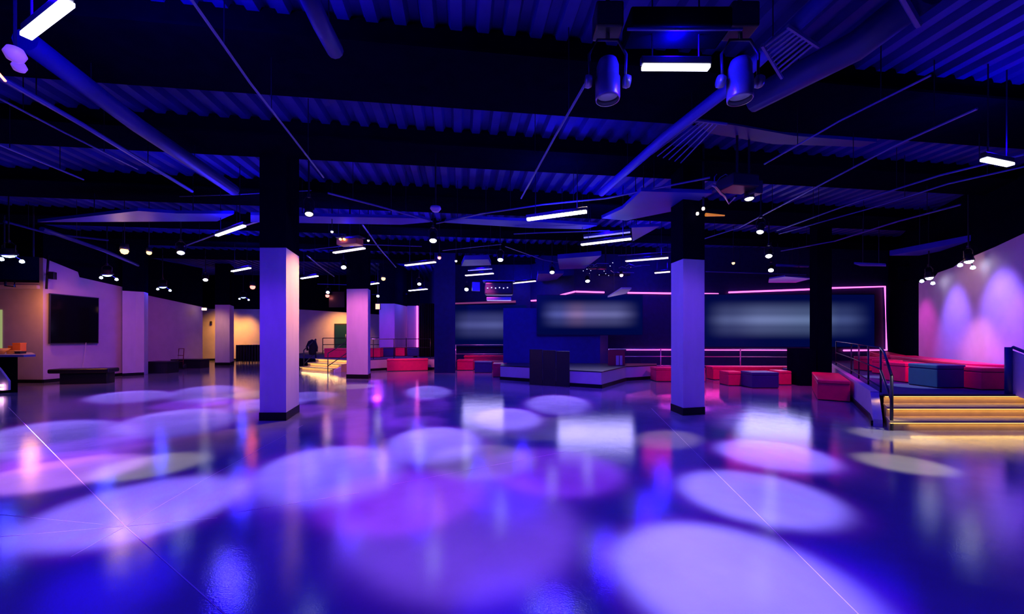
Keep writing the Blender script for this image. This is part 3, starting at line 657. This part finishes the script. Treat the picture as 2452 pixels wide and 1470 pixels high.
duct('stacked pale panel left of the far spotlights', [(1288, 655), (1350, 655), (1330, 672), (1285, 674)], 4.0, .12)
duct('wide grey flat panel above the right neon line', [(1842, 668), (1880, 662), (1945, 667), (1905, 677), (1840, 677)], 3.6, .05)
duct('long dim violet strip duct before the right wall', [(2130, 612), (2350, 572), (2430, 562), (2360, 580), (2200, 612)], 3.95, .15)
duct('dim violet flat strip above the right neon corner', [(2045, 632), (2120, 635), (2122, 638), (2060, 637)], 3.6, .05)
duct('low white panel tilted above the centre screen', [(1455, 712), (1500, 703), (1512, 692), (1488, 692)], 2.95, .05, PLASTER)
duct('dark flat band left of the right duct', [(1650, 285), (1760, 300), (1900, 325), (2100, 340), (2060, 352), (1850, 345), (1700, 320)], 4.9, .1, DUCTM)
# grille with fins on the right-hand duct
t = thing('duct_grille', 'ribbed grille beside the right spotlight can', 'grille', G3(1880, 120, 4.5))
for i in range(8):
    a = G3(1890+9*i, 68+5*i, 4.5); c = G3(1830+5*i, 112+9*i, 4.5); MB().tube([a, c], .012, 6).build('fin', PIPEM, t)
MB().tube([G3(1885, 62, 4.5), G3(1960, 112, 4.5)], .02, 6).build('end_bar', PIPEM, t); MB().tube([G3(1825, 108, 4.5), G3(1872, 186, 4.5)], .02, 6).build('end_bar', PIPEM, t)
t = thing('duct_grille', 'lower ribbed grille below the right duct', 'grille', G3(1600, 350, 4.5))
for i in range(6):
    a = G3(1668+10*i, 288+2*i, 4.6); c = G3(1560+14*i, 370+4*i, 4.6); MB().tube([a, c], .010, 6).build('fin', PIPEM, t)
MB().tube([G3(1655, 286, 4.6), G3(1740, 297, 4.6)], .02, 6).build('end_bar', PIPEM, t)

# ------------------------------------------------------------------ light bars
def bar(label, pa_, pb_, z, m=E_BAR, wd=.12, power=18, shade=True, seg=False, uplift=True):
    wd *= .62
    a, c = G3(*pa_, z), G3(*pb_, z); d = (c-a); L_ = d.length; rz = math.atan2(d.y, d.x); mid = (a+c)/2
    t = thing('led_light_bar', label, 'light bar', tuple(mid), 'linear light bars in the ceiling rig')
    if shade: MB().box(mid+Vector((0, 0, .075)), (L_+.03, wd*.8, .07), rz, .01).build('housing', CAST, t)
    if seg:
        b = MB(); n_ = 14
        for i in range(n_): b.box(a.lerp(c, (i+.5)/n_)+Vector((0, 0, .02)), (L_/n_*.82, wd, .05), rz)
        b.build('lens', m, t)
    else: MB().box(mid+Vector((0, 0, .02)), (L_, wd, .035), rz, .006).build('lens', m, t)
    for s2 in (.15, .85):
        q = a.lerp(c, s2); MB().tube([q+Vector((0, 0, .1)), Vector((q.x, q.y, HC+.06))], .008, 5).build('hanger_rod', BLKM, t)
    if power:
        light('AREA', 'bar_light', tuple(mid-Vector((0, 0, .02))), power, (.04, .0, 1.0), parent=t, target=tuple(mid-Vector((0, 0, 1))), shape='DISK', size=.5)
        if uplift: light('POINT', 'bar_up_fill', tuple(mid+Vector((0, 0, .30))), power*3.6, (.005, .0, 1.0), parent=t, shadow_soft_size=.1)  # added blue lamp above the bar to brighten the ceiling
    return t
bar('nearest and biggest light bar at the top left corner', (165, 12), (62, 92), 4.0, wd=.11, power=60)
bar('bright light bar between the two spotlight cans', (1538, 166), (1698, 167), 4.0, wd=.1, power=50)
bar('tilted light bar left of the left column top', (519, 566), (585, 543), 3.9)
bar('second light bar on the left, near the red lamp', (556, 651), (598, 643), 3.9, wd=.16)
bar('light bar under the orange lit fixture', (800, 607), (872, 596), 3.9, E_BARP, wd=.16)
bar('light bar behind the right edge of the left column', (722, 668), (760, 662), 3.9, wd=.16)
bar('light bar above the pink column', (862, 685), (906, 679), 3.9, wd=.16)
bar('pinkish light bar in the middle, right of a warm lamp', (971, 637), (1042, 629), 3.9, E_BARP, wd=.17)
bar('short light bar right of the pink column, low', (980, 697), (1022, 693), 3.9, wd=.2)
bar('pinkish light bar below the grey blue panel', (1115, 661), (1181, 656), 3.9, E_BARP, wd=.17)
bar('thin upper bar over the pinkish one at centre', (1121, 649), (1178, 645), 4.1, mat('dim_bar', (.5, .5, .8), .3, emit=(.3, .3, .9), estr=.8), wd=.06, power=0)
bar('light bar left of the crowded ceiling rack', (1222, 680), (1282, 674), 3.9, E_BARP, wd=.17)
bar('segmented light bar with many small cells', (1262, 528), (1405, 509), 3.9, wd=.12, seg=True)
bar('wide lower bar of the double light bar', (1392, 588), (1511, 574), 3.9, wd=.15)
bar('thin upper bar of the double light bar', (1398, 571), (1509, 558), 4.1, mat('dim_bar', (.5, .5, .8), .3), wd=.05, power=0)
bar('light bar just left of the right column top', (1498, 627), (1600, 619), 3.9, E_BARP, wd=.15)
bar('short light bar touching the right column, lower', (1568, 655), (1604, 652), 3.9, E_BARP, wd=.17)
bar('light bar at the right edge of the picture', (2356, 385), (2420, 398), 3.9, wd=.13)

# ------------------------------------------------------------------ spotlights and their pools
def aim(loc, tgt): return (Vector(tgt)-Vector(loc)).to_track_quat('-Z', 'Y').to_matrix().to_4x4()
def par(label, px, py, z, tgt, r=.085, lens=E_LENS, group='round spotlights hung in rows', ln=.24, body=None, noyoke=False):
    loc = G3(px, py, z); av = Vector(tgt); av = Vector(((av.x+loc.x)/2, (av.y+loc.y)/2, av.z)); M = Matrix.Translation(loc) @ aim(loc, av)
    t = thing('round_spotlight', label, 'spotlight', tuple(loc), group)
    body = body or BLKM
    MB().lathe([(r*.97, -.012), (r*1.12, -.02), (r*1.12, .03), (r*1.0, .05), (r*.98, ln*.75), (r*.7, ln), (0, ln)], M, 20).build('housing', body, t)
    bl_ = -.075 if 'effect' in group else -.03
    MB().lathe([(0, bl_), (r*.5, bl_*.85), (r*.8, bl_*.5), (r*.95, 0.0), (r*.95, .01), (0, .01)], M, 20).build('lens', lens, t)
    c = M @ Vector((0, 0, ln*.45)); sx = M.to_3x3() @ Vector((1, 0, 0)); sx.z = 0; sx.normalize()
    top = c+Vector((0, 0, .24))
    MB().tube([c+sx*r*1.15, c+sx*r*1.25+Vector((0, 0, .16)), top+sx*r*.5, top-sx*r*.5, c-sx*r*1.25+Vector((0, 0, .16)), c-sx*r*1.15], .012, 6).build('yoke', body, t)
    MB().tube([top, Vector((top.x, top.y, HC+.06))], .016, 6).build('drop_pole', BLKM, t)
    b = MB().box(top+Vector((0, 0, .02)), (.05, .05, .07)); b.build('clamp', CAST, t)
    return t, loc
def beamlight(loc, tgt, rad, power, col=(.42, .34, 1.0), halo=VIOLET, parent=None, hp=.8, blend=.5, off_=.13):
    loc = Vector(loc); tgt = Vector(tgt); dist = (tgt-loc).length; dr_ = (tgt-loc).normalized(); st = loc+dr_*off_
    k_ = dist*dist/16.0*(2.9 if col[2] > .8 else 1.3)
    light('SPOT', 'spot_core', tuple(st), power*k_, col, parent=parent, target=tuple(tgt), spot_size=2*math.atan(rad/dist), spot_blend=blend, shadow_soft_size=.09)
    if hp: light('SPOT', 'spot_halo', tuple(st), power*hp*.5*k_, halo, parent=parent, target=tuple(tgt), spot_size=2*math.atan(rad*1.22/dist), spot_blend=.7, shadow_soft_size=.09)
WHB = (.26, .24, .85); PUR = (.26, .05, .85); WRM = (.95, .75, .60); YEL = (.95, .9, .5)
def T(px, py): return (*G(px, py), 0.0)
# label, lens pixel, height, pool pixel, pool radius, power, colour
SP = [
 ('spotlight above the left column', 740, 512, 3.9, (790, 1118), .92, 900, WHB),
 ('spotlight below the white dome', 1037, 576, 3.9, (1040, 1055), .78, 1250, WHB),
 ('third spotlight of the middle diagonal row', 1198, 622, 3.9, (1215, 998), .72, 1250, WHB),
 ('fourth spotlight of the middle diagonal row', 1322, 652, 3.9, (1335, 963), .82, 1300, WHB),
 ('spotlight in front of the neon line at centre', 1407, 673, 3.65, (1470, 945), .6, 200, PUR),
 ('nearest bright spotlight at the foil wrapped projector', 1794, 475, 3.9, (1850, 1085), .78, 950, WHB),
 ('second bright spotlight of the right row', 1820, 555, 3.9, (1600, 1050), .5, 420, WRM),
 ('third bright spotlight of the right row', 1841, 613, 3.9, (1830, 1010), .75, 420, WHB),
 ('lowest bright spotlight of the right row', 1846, 647, 3.9, (1760, 985), .7, 250, PUR),
 ('slanted spotlight among the warm lamps on the left', 433, 605, 3.9, (430, 1003), 1.0, 1000, WHB),
 ('slanted spotlight left of the left column, lower', 492, 670, 3.9, (500, 937), .98, 1100, WHB),
 ('slanted spotlight above the pink column', 857, 658, 3.9, (880, 954), .72, 1150, WHB),
 ('spotlight low behind the pink column, left', 785, 700, 3.9, (730, 948), .9, 0, WHB),
 ('spotlight right of the pink column', 1004, 680, 3.9, (1025, 936), .68, 1300, WHB),
 ('spotlight right of the exit sign, small', 905, 709, 3.9, (885, 925), .8, 380, PUR),
 ('spotlight beside the hanging rack at centre', 1117, 693, 3.5, (1000, 978), .75, 380, PUR),
 ('spotlight lowest at centre left, red tinted neighbour', 823, 640, 4.0, (860, 1008), .75, 330, PUR),
]
for lb, px, py, z, tg, rad, pw, colr in SP:
    tt = T(*tg); warm = colr in (WRM, YEL)
    t, loc = par(lb, px, py, z, tt, .072 if py < 560 else .088)
    if pw: beamlight(loc, tt, rad, pw, colr, VIOLET if not warm else (1, .45, .3), t, .7 if not warm else .25)
# flat moon flower fixtures along the left wall
FL = [
 ('blue white fixture at the left edge with a small lobe', 22, 610, 3.6, (140, 1037), .95, 1150, WHB),
 ('blue white fixture before the left wall with two lobes', 257, 657, 3.6, (310, 947), .95, 1150, WHB),
 ('blue white fixture above the left wall pier', 390, 686, 3.6, (640, 965), .9, 650, WHB),
 ('blue white fixture left of the left column, beside the red lamp', 583, 711, 3.7, (560, 968), .8, 350, PUR),
 ('blue white fixture right of the left column', 742, 726, 3.6, (620, 942), .8, 600, WRM),
]
def flower(label, px, py, z, tgt, lens=E_LENSB, lobes=True, r=.14):
    t, loc = par(label, px, py, z, tgt, r, lens, 'blue white effect lights with small lobes', .16)
    for sx, dz in ((-1, -.10), (1, -.16)):
        q = loc+Vector((sx*.26*(1 if lobes else .6), .05, dz)); lb = MB().tube([loc+Vector((0, 0, .05)), q+Vector((0, 0, .04))], .012, 5).build('arm', CAST, t)
        MB().lathe([(0, -.05), (.045, -.03), (.05, .0), (.03, .04), (0, .05)], Matrix.Translation(q), 12).build('lobe', E_LOBE, t)
    return t, loc
for lb, px, py, z, tg, rad, pw, colr in FL:
    tt = T(*tg); t, loc = flower(lb, px, py, z, (loc_ := G3(px, py, z))-Vector((0, -.3, 1)))
    if px < 300: beamlight(loc, tt, rad, pw, colr, VIOLET, t, .7, .5, .30)
    light('POINT', 'fixture_spill', tuple(loc+Vector((0, -.1, -.2))), 30, (.03, .02, 1), parent=t, shadow_soft_size=.1)
for lb, px, py, z1 in (('white spotlight by the far end of the right wall', 2225, 664, 3.2), ('white spotlight nearer along the right wall', 2320, 624, 3.38)):
    t, loc = flower(lb, px, py, z1, G3(px, py, z1)-Vector((0, .25, 1)), E_LENS, False, .09)
# blue scallops on the right wall
def ray_wall(px, py):
    k_ = (px-CX)/F; a, c = Vector(R1), Vector(R2); # solve a+s(c-a) = (k*Y, Y)
    dx, dy = c.x-a.x, c.y-a.y; s2 = (k_*a.y-a.x)/(dx-k_*dy); Y = a.y+s2*dy; return P(px, py, Y)
for px, py, rr, en, colr, off in ((2288, 765, .75, 1500, (.20, .12, 1), 1.9), (2398, 745, .85, 1700, (.22, .14, 1), 1.9), (2345, 860, 1.1, 300, (1.0, .34, .30), 1.6),
                                  (2215, 790, .9, 420, (.7, .04, .55), 1.7), (2452, 800, 1.0, 800, (.16, .04, 1), 1.7), (2330, 650, 1.1, 130, (1, .5, .3), .4)):
    q = ray_wall(px, py); st = q+Vector((-1.1, .40, off)); st.z = min(st.z, 3.95)
    dist = (q-st).length
    light('SPOT', 'wall_wash', tuple(st), en*.11*dist*dist, colr, target=tuple(q-Vector((0, 0, .3))), spot_size=2*math.atan(rr*1.3/dist), spot_blend=1.0, shadow_soft_size=.12)

# big barrel cans in front
for lb, px, py, tg, rad, pw in (('large blue spotlight can left of the near light bar', 1455, 205, (1740, 1375), .84, 1150), ('large blue spotlight can right of the near light bar', 1772, 205, (1810, 1185), .82, 1050)):
    loc = G3(px, py, 4.0); t = thing('barrel_spotlight', lb, 'spotlight', tuple(loc), 'pair of large barrel spotlights')
    M = Matrix.Translation(loc-Vector((0, 0, .12)))
    can = mat('can_enamel', (.30, .30, .36), .28, metal=.5)
    MB().lathe([(.105, -.02), (.113, -.02), (.117, .0), (.117, .18), (.105, .19), (.105, .30), (.085, .36), (0, .38)], M, 28).build('can', can, t)
    MB().lathe([(0, .03), (.102, .03), (.102, .035), (0, .04)], M, 24).build('lens', mat('can_lens', (.3, .3, .4), .1, emit=(.25, .2, 1), estr=.12), t)
    MB().tube([loc+Vector((-.17, 0, .05)), loc+Vector((-.18, 0, .30)), loc+Vector((-.1, 0, .44)), loc+Vector((.1, 0, .44)), loc+Vector((.18, 0, .30)), loc+Vector((.17, 0, .05))], .014, 8).build('yoke', CAST, t)
    for sx in (-1, 1): MB().lathe([(0, -.03), (.055, -.03), (.06, 0), (.05, .03), (0, .035)], Matrix.Translation(loc+Vector((sx*.185, 0, .04))) @ Matrix.Rotation(PI/2, 4, 'Y'), 16).build('pivot_knob', can, t)
    MB().tube([loc+Vector((0, 0, .44)), Vector((loc.x, loc.y, HC+.06))], .022, 8).build('drop_pole', BLKM, t)
    MB().box(loc+Vector((0, 0, .62)), (.26, .22, .24), 0, .02).build('driver_box', BLKM, t)
    beamlight(loc+Vector((0, -.05, -.18)), T(*tg), rad, pw, WHB, VIOLET, t, .4, .5, .13)
# dark rig frame between the cans
t = thing('lighting_frame', 'black rig box between the two big cans', 'lighting rig', G3(1617, 120, 4.3))
qa = G3(1617, 110, 4.25)
MB().box(qa+Vector((0, 0, .16)), (.9, .3, .18), 0, .02).build('housing', BLACKP, t); MB().tube([qa+Vector((-.5, -.2, 0)), qa+Vector((.5, -.2, 0))], .012).build('front_tube', PIPEM, t)
# added spots without fixtures that throw the remaining light pools
UNSEEN = [((640, 965), .85, 650, WHB, (-7, 11.6)), ((560, 968), .8, 400, PUR, (-8, 11.8)), ((620, 942), .8, 450, WRM, (-8, 13)), ((730, 948), .85, 750, WHB, (-6.4, 12.6)),
       ((1120, 1255), 1.1, 330, (.30, .14, .85), (.2, .6)), ((340, 1215), .88, 900, WHB, (-3, 2.6)), ((360, 1115), .62, 520, YEL, (-4.5, 4.2)), ((150, 1130), .8, 620, (.7, .3, 1), (-6.5, 4.3)),
       ((1330, 1125), .9, 420, PUR, (1.5, 3.0)), ((2165, 1110), .5, 700, YEL, (5.8, 4.2)), ((2150, 1043), .62, 560, YEL, (7.4, 6.0)), ((1300, 1022), .95, 330, WRM, (1.4, 7.6)),
       ((1150, 1100), .8, 260, WRM, (-.5, 6.0)), ((150, 1085), 1.0, 300, PUR, (-6.2, 5.2)), ((700, 985), .9, 300, PUR, (-5, 9)), ((470, 965), .9, 420, PUR, (-7.3, 10)),
       ((1640, 975), .6, 350, (.8, .1, 1), (4.6, 9.4)), ((850, 905+20), .7, 500, WRM, (-5.2, 13.2)), ((1000, 1010), .6, 200, PUR, (-2, 8)), ((120, 1105), .55, 300, (.5, .12, 1), (-6.6, 4.6)), ((960, 1190), .9, 260, (.45, .05, 1), (-1, 3.2))]
for tg, rad, pw, colr, xy in UNSEEN:
    beamlight((*xy, 4.3), T(*tg), rad, pw, colr, VIOLET if colr not in (WRM, YEL) else (1, .4, .3), None, .6 if colr not in (WRM, YEL) else .2, .5)
# light falling on the platform carpet
for px, py, rr, en in ((2185, 924, .45, 700), (2110, 903, .45, 600)):
    q = G3(px, py, ZP); light('SPOT', 'platform_spot', (q.x-.6, q.y-.4, 4.2), en, (.7, .85, 1), target=tuple(q), spot_size=2*math.atan(rr/3.7), spot_blend=.3, shadow_soft_size=.03)

# warm and red small lamps
def mini(label, px, py, z, m, col, pw, r=.06, name='small_lamp'):
    loc = G3(px, py, z); t = thing(name, label, 'lamp', tuple(loc))
    M = Matrix.Translation(loc)
    MB().lathe([(0, -r), (r*.7, -r*.7), (r, 0), (r*.7, r*.7), (0, r)], M, 14).build('bulb', m, t)
    MB().lathe([(0, r*2.2), (r*.9, r*2.1), (r*1.1, r*.5), (r*1.05, r*.4), (0, r*1.2)], M, 14).build('cap', BLKM, t)
    MB().tube([loc+Vector((0, 0, r*2)), Vector((loc.x, loc.y, HC+.06))], .01, 5).build('cord', BLKM, t)
    if pw: light('POINT', 'lamp_glow', tuple(loc-Vector((0, .12, .1))), pw, col, parent=t, shadow_soft_size=.08)
    return t
mini('bright amber lamp at the left ceiling', 298, 601, 3.8, E_WARM, (1, .5, .2), 12, .09)
mini('smaller amber lamp right of the bright one', 357, 605, 3.8, E_WARM, (1, .4, .25), 5, .06)
mini('red lamp left of the left column', 605, 687, 3.9, E_RED, (1, .1, .1), 14, .12)
mini('pinkish globe lamp at the centre ceiling', 1052, 617, 4.0, mat('rosy_globe', (.9, .4, .4), .4, emit=(1, .45, .4), estr=1.0), (1, .4, .3), 3, .06)
mini('amber lamp right of the pink column top', 918, 667, 4.0, E_WARM, (1, .5, .2), 8, .09)
mini('red tinted lamp left of the pink column', 784, 708, 3.8, E_RED, (1, .2, .2), 5, .11)
mini('little lamp beside the centre grey panel', 1092, 625, 4.0, emis('pale_lamp', (.9, .8, 1), 5), (1, 1, 1), 0, .04)
mini('tiny white lamp above the orange lit fixture', 795, 555, 4.0, emis('pale_lamp', (.9, .8, 1), 5), (1, 1, 1), 0, .03)
mini('tiny white lamp right of the orange lit fixture', 882, 576, 4.0, emis('pale_lamp', (.9, .8, 1), 5), (1, 1, 1), 0, .03)
mini('tiny warm lamp just right of the right hand column', 1756, 630, 4.0, E_WARM, (1, .6, .4), 0, .05)
mini('red and white lamp in the crowded rack', 1488, 659, 3.9, emis('rosy_lamp', (1, .6, .75), 4), (1, .3, .5), 4, .07)
t = thing('triple_lamp', 'cluster of three small warm lamps left of the foil projector', 'lamp', G3(1680, 512, 4.0))
for px, py in ((1684, 500), (1670, 512), (1675, 527)):
    MB().lathe([(0, -.03), (.022, -.02), (.028, 0), (.02, .03), (0, .035)], Matrix.Translation(G3(px, py, 3.95)), 12).build('bulb', emis('warm_small', (1, .7, .55), 8), t)
MB().tube([G3(1690, 514, 3.95), G3(1735, 516, 3.95)], .035, 10, True, .012).build('reflector', mat('copper', (.9, .35, .08), .3, metal=.6, emit=(1, .3, .03), estr=.5), t)
cq = G3(1684, 505, 3.98); MB().tube([cq, Vector((cq.x, cq.y, HC+.06))], .02, 6).build('drop_pole', BLKM, t)
# dome
t = thing('ceiling_dome', 'pale violet dome hanging above the middle spotlight', 'dome', G3(1043, 495, 3.95)); q = G3(1043, 500, 3.9)
MB().lathe([(0, -.06), (.06, -.05), (.10, 0), (.09, .04), (0, .07)], Matrix.Translation(q), 20).build('globe', mat('dome_shell', (.6, .45, .6), .35), t)
MB().tube([q+Vector((0, 0, .05)), Vector((q.x, q.y, HC+.06))], .015, 6).build('drop_pole', BLKM, t)
# upper-left corner blobs
t = thing('globe_lamp', 'violet globes below the corner light bar', 'lamp', G3(36, 130, 3.9))
for px, py, r in ((36, 130, .07), (46, 160, .05)):
    MB().lathe([(0, -r), (r*.7, -r*.7), (r, 0), (r*.7, r*.7), (0, r)], Matrix.Translation(G3(px, py, 3.95)), 18).build('globe', mat('violet_globe', (.7, .4, .8), .3, emit=(.45, .15, 1), estr=.35), t)
q = G3(36, 130, 4.0); MB().tube([q, Vector((q.x, q.y, HC+.06))], .012, 6).build('drop_pole', BLKM, t)
tag(MB().tube([G3(-8, 170, 4), G3(12, 193, 4)], .012, 6).build('red_light_tube', emis('red_tube', (1, .25, .2), 4)), 'tiny red light tube at the left edge, upper', 'light tube')

# projectors and racks
def gear(name, label, cat, px, py, z, parts):
    loc = G3(px, py, z); t = thing(name, label, cat, tuple(loc))
    for nm, off, d, rz, m in parts: MB().box(loc+Vector(off), d, rz, min(d)*.12).build(nm, m, t)
    MB().tube([loc+Vector((0, 0, .1)), Vector((loc.x, loc.y, HC+.06))], .02, 6).build('drop_pole', BLKM, t)
    return t, loc
OR = mat('orange_lit_shell', (.6, .18, .06), .4, metal=.2)  # orange light on the casing put into its colour
t, l = gear('effect_projector', 'orange lit projector above a light bar at centre left', 'projector', 838, 580, 4.05,
     [('body', (0, 0, 0), (.62, .3, .16), -.25, OR), ('top_plate', (.02, 0, .12), (.7, .32, .03), -.25, CAST)])
for dx in (-.18, -.08): MB().lathe([(0, -.02), (.03, -.02), (.03, .02), (0, .02)], Matrix.Translation(l+Vector((dx, -.17, .04))) @ Matrix.Rotation(PI/2, 4, 'X'), 12).build('indicator', E_WARM, t)
t, l = gear('projector', 'dark projector wrapped in foil beside the brightest right spotlight', 'projector', 1765, 440, 4.1,
     [('body', (0, 0, 0), (.5, .4, .2), .2, BLKM), ('side_vent', (.32, .05, -.06), (.16, .2, .22), .2, CAST)])
pts = [G3(1705+8*i+random.uniform(-3, 3), 445+6*i+random.uniform(-4, 4), 4.0) for i in range(5)]+[G3(1745, 487, 4.0), G3(1762, 470, 4.0)]
MB().tube(pts, .022, 7).build('foil_cable', STEEL, t)
lp_ = [l+Vector((.3*math.cos(a/3)*1.1, .1, .12+.08*math.sin(a*1.3))) for a in range(12)]; MB().tube(lp_, .008, 5).build('cable_loop', PIPEM, t)
t, l = gear('equipment_rack', 'black equipment rack hanging at centre with a pale underside', 'rack', 1195, 692, 3.45,
     [('housing', (0, 0, 0), (1.15, .6, .5), 0, BLKM), ('top_plate', (0, 0, .3), (1.3, .6, .05), 0, DUCTL), ('tray', (0, -.1, -.42), (1.0, .4, .12), 0, STEEL)])
for i in range(6): MB().box(l+Vector((-.45+.16*i, -.32, .02*(i % 2))), (.05, .02, .04)).build('indicator', emis('rack_led', (.5, .5, 1), 2), t)
MB().box(l+Vector((-.95, 0, .1)), (.32, .1, .36), .3).build('side_plate', DUCTL, t)
# tangle of cabling near (1450,660)
t = thing('cable_rack', 'crowded black cable rack hanging left of the right column', 'rack', G3(1450, 655, 4.0))
for k_ in range(14):
    px = random.uniform(1395, 1500); py = random.uniform(628, 690); pts = []
    for j in range(6): pts.append(G3(px+j*random.uniform(6, 12), py+random.uniform(-4, 4), 4.0+random.uniform(-.04, .04)))
    if k_ < 8: MB().tube(pts, .012, 5).build('cable', PIPEM, t)
    else: MB().box(pts[0], (.28, .2, .08), random.uniform(-.5, .5)).build('module', BLKM, t)
MB().box(G3(1450, 660, 4.06), (2.0, .6, .06), -.3).build('frame', BLKM, t)
for k_ in range(18):
    q = G3(random.uniform(1395, 1495), random.uniform(628, 690), 3.98); MB().box(q, (.025, .02, .02)).build('indicator', emis('rack_led', (.5, .5, 1), 2), t)
q = G3(1450, 650, 4.06); MB().tube([q, Vector((q.x, q.y, HC+.06))], .03, 6).build('drop_pole', BLKM, t)
# far-left-centre hanging speaker cluster
t, l = gear('hanging_speaker', 'black loudspeaker box left of the pink column top', 'speaker', 812, 712, 3.75, [('cabinet', (0, 0, -.15), (1.0, .6, 1.0), 0, BLACKP), ('grille', (0, -.31, -.15), (.9, .02, .9), 0, BLKM)])
t, l = gear('hanging_speaker', 'black loudspeaker box hanging above the right wall wash', 'speaker', 2180, 660, 3.6, [('cabinet', (0, 0, .1), (.6, .5, .5), .5, BLACKP), ('grille', (-.05, -.26, .1), (.5, .02, .42), .5, BLKM)])
# exit sign
ex = P(905, 734, 18.9); t = thing('exit_sign', 'small glowing pinkish sign box right of the pink column', 'sign', tuple(ex))
MB().box(ex, (.24, .07, .30), 0, .01).build('box', BLKM, t); MB().box(ex-Vector((0, .04, 0)), (.2, .01, .25)).build('face', emis('sign_face', (1, .55, .4), 1.6), t)
MB().tube([ex+Vector((0, 0, .15)), Vector((ex.x, ex.y, HC+.06))], .015, 6).build('drop_pole', BLKM, t)
ex = P(489, 740, 21.3); t = thing('wall_beacon', 'tiny white orange light where the left wall ends', 'lamp', tuple(ex))
MB().box(ex, (.2, .1, .12), 0, .01).build('face', emis('beacon', (1, .6, .4), 8), t); MB().box(ex+Vector((0, .08, 0)), (.22, .08, .16)).build('box', BLKM, t)

# ------------------------------------------------------------------ added local washes with no fixture in the rig
light('SPOT', 'column_wash', (-3.2, 8.5, 3.4), 420, (1, .42, .10), target=(-4.3, 7.8, 2.2), spot_size=1.3, spot_blend=.9, shadow_soft_size=.1)
light('SPOT', 'column_wash', (-4.6, 5.4, 3.9), 260, (.12, .02, 1), target=(-4.4, 7.3, 1.0), spot_size=.9, spot_blend=.9, shadow_soft_size=.2)
light('SPOT', 'column_wash', (3.0, 5.6, 3.9), 260, (.18, .06, 1), target=(3.6, 7.9, 1.4), spot_size=.9, spot_blend=.9, shadow_soft_size=.2)
light('SPOT', 'column_wash', (-5.3, 11.6, 3.9), 560, (1, .22, .5), target=(-5.6, 14.5, 1.3), spot_size=1.0, spot_blend=.8, shadow_soft_size=.2)
light('SPOT', 'wall_yellow', (-10.2, 22.9, 3.0), 420, (1, .42, .06), target=(-10.5, 24.2, 1.4), spot_size=2.0, spot_blend=1, shadow_soft_size=.2)
light('SPOT', 'wall_yellow', (-17.2, 22.8, 2.9), 300, (1, .42, .06), target=(-17.6, 24.2, 1.4), spot_size=1.9, spot_blend=1, shadow_soft_size=.2)
light('SPOT', 'wall_yellow', (-15.9, 22.9, 2.9), 330, (1, .42, .06), target=(-16.3, 24.2, 1.5), spot_size=1.4, spot_blend=1, shadow_soft_size=.2)
light('SPOT', 'wall_yellow', (-14.6, 18.6, 3.2), 120, (1, .5, .25), target=(-15.2, 20.6, 1.4), spot_size=1.1, spot_blend=1, shadow_soft_size=.2)
light('SPOT', 'left_wash', (-11.0, 12.0, 3.9), 189, (1, .10, .45), target=(-15.0, 14.2, .9), spot_size=1.5, spot_blend=1, shadow_soft_size=.3)
light('SPOT', 'left_wash', (-11.5, 16.5, 3.9), 135, (1, .12, .5), target=(-17, 19.5, 1.0), spot_size=1.3, spot_blend=1, shadow_soft_size=.3)
light('SPOT', 'lounge_wash', (-5.6, 17.4, 3.2), 156, (.45, .02, 1), target=(-5.8, 20.2, 1.2), spot_size=1.2, spot_blend=1, shadow_soft_size=.2)
light('SPOT', 'lounge_wash', (-4.8, 16.2, 3.8), 380, (1, .15, .2), target=(-4.7, 17.7, .3), spot_size=1.4, spot_blend=.8, shadow_soft_size=.2)
light('SPOT', 'lounge_wash', (-1.0, 15.6, 3.8), 420, (1, .08, .45), target=(-1.2, 17.2, .3), spot_size=1.2, spot_blend=.8, shadow_soft_size=.2)
light('SPOT', 'lounge_wash', (7.5, 10.9, 3.8), 400, (1, .04, .5), target=(7.3, 12.8, .3), spot_size=1.4, spot_blend=.8, shadow_soft_size=.2)
light('SPOT', 'lounge_wash', (8.6, 7.4, 3.6), 560, (1, .0, .6), target=(9.7, 9.4, .6), spot_size=1.0, spot_blend=.9, shadow_soft_size=.2)
light('SPOT', 'lounge_wash', (8.4, 8.0, 3.6), 180, (1, .06, .35), target=(8.1, 10.0, .4), spot_size=.7, spot_blend=.8, shadow_soft_size=.2)
light('SPOT', 'step_wash', (-8.3, 15.2, 3.9), 130, (1, .55, .2), target=(-8.2, 17.5, .3), spot_size=.75, spot_blend=.7, shadow_soft_size=.1)
light('SPOT', 'booth_wash', (1.8, 10.2, 3.9), 500, (.14, .02, 1), target=(1.6, 12.6, .6), spot_size=1.3, spot_blend=.9, shadow_soft_size=.2)
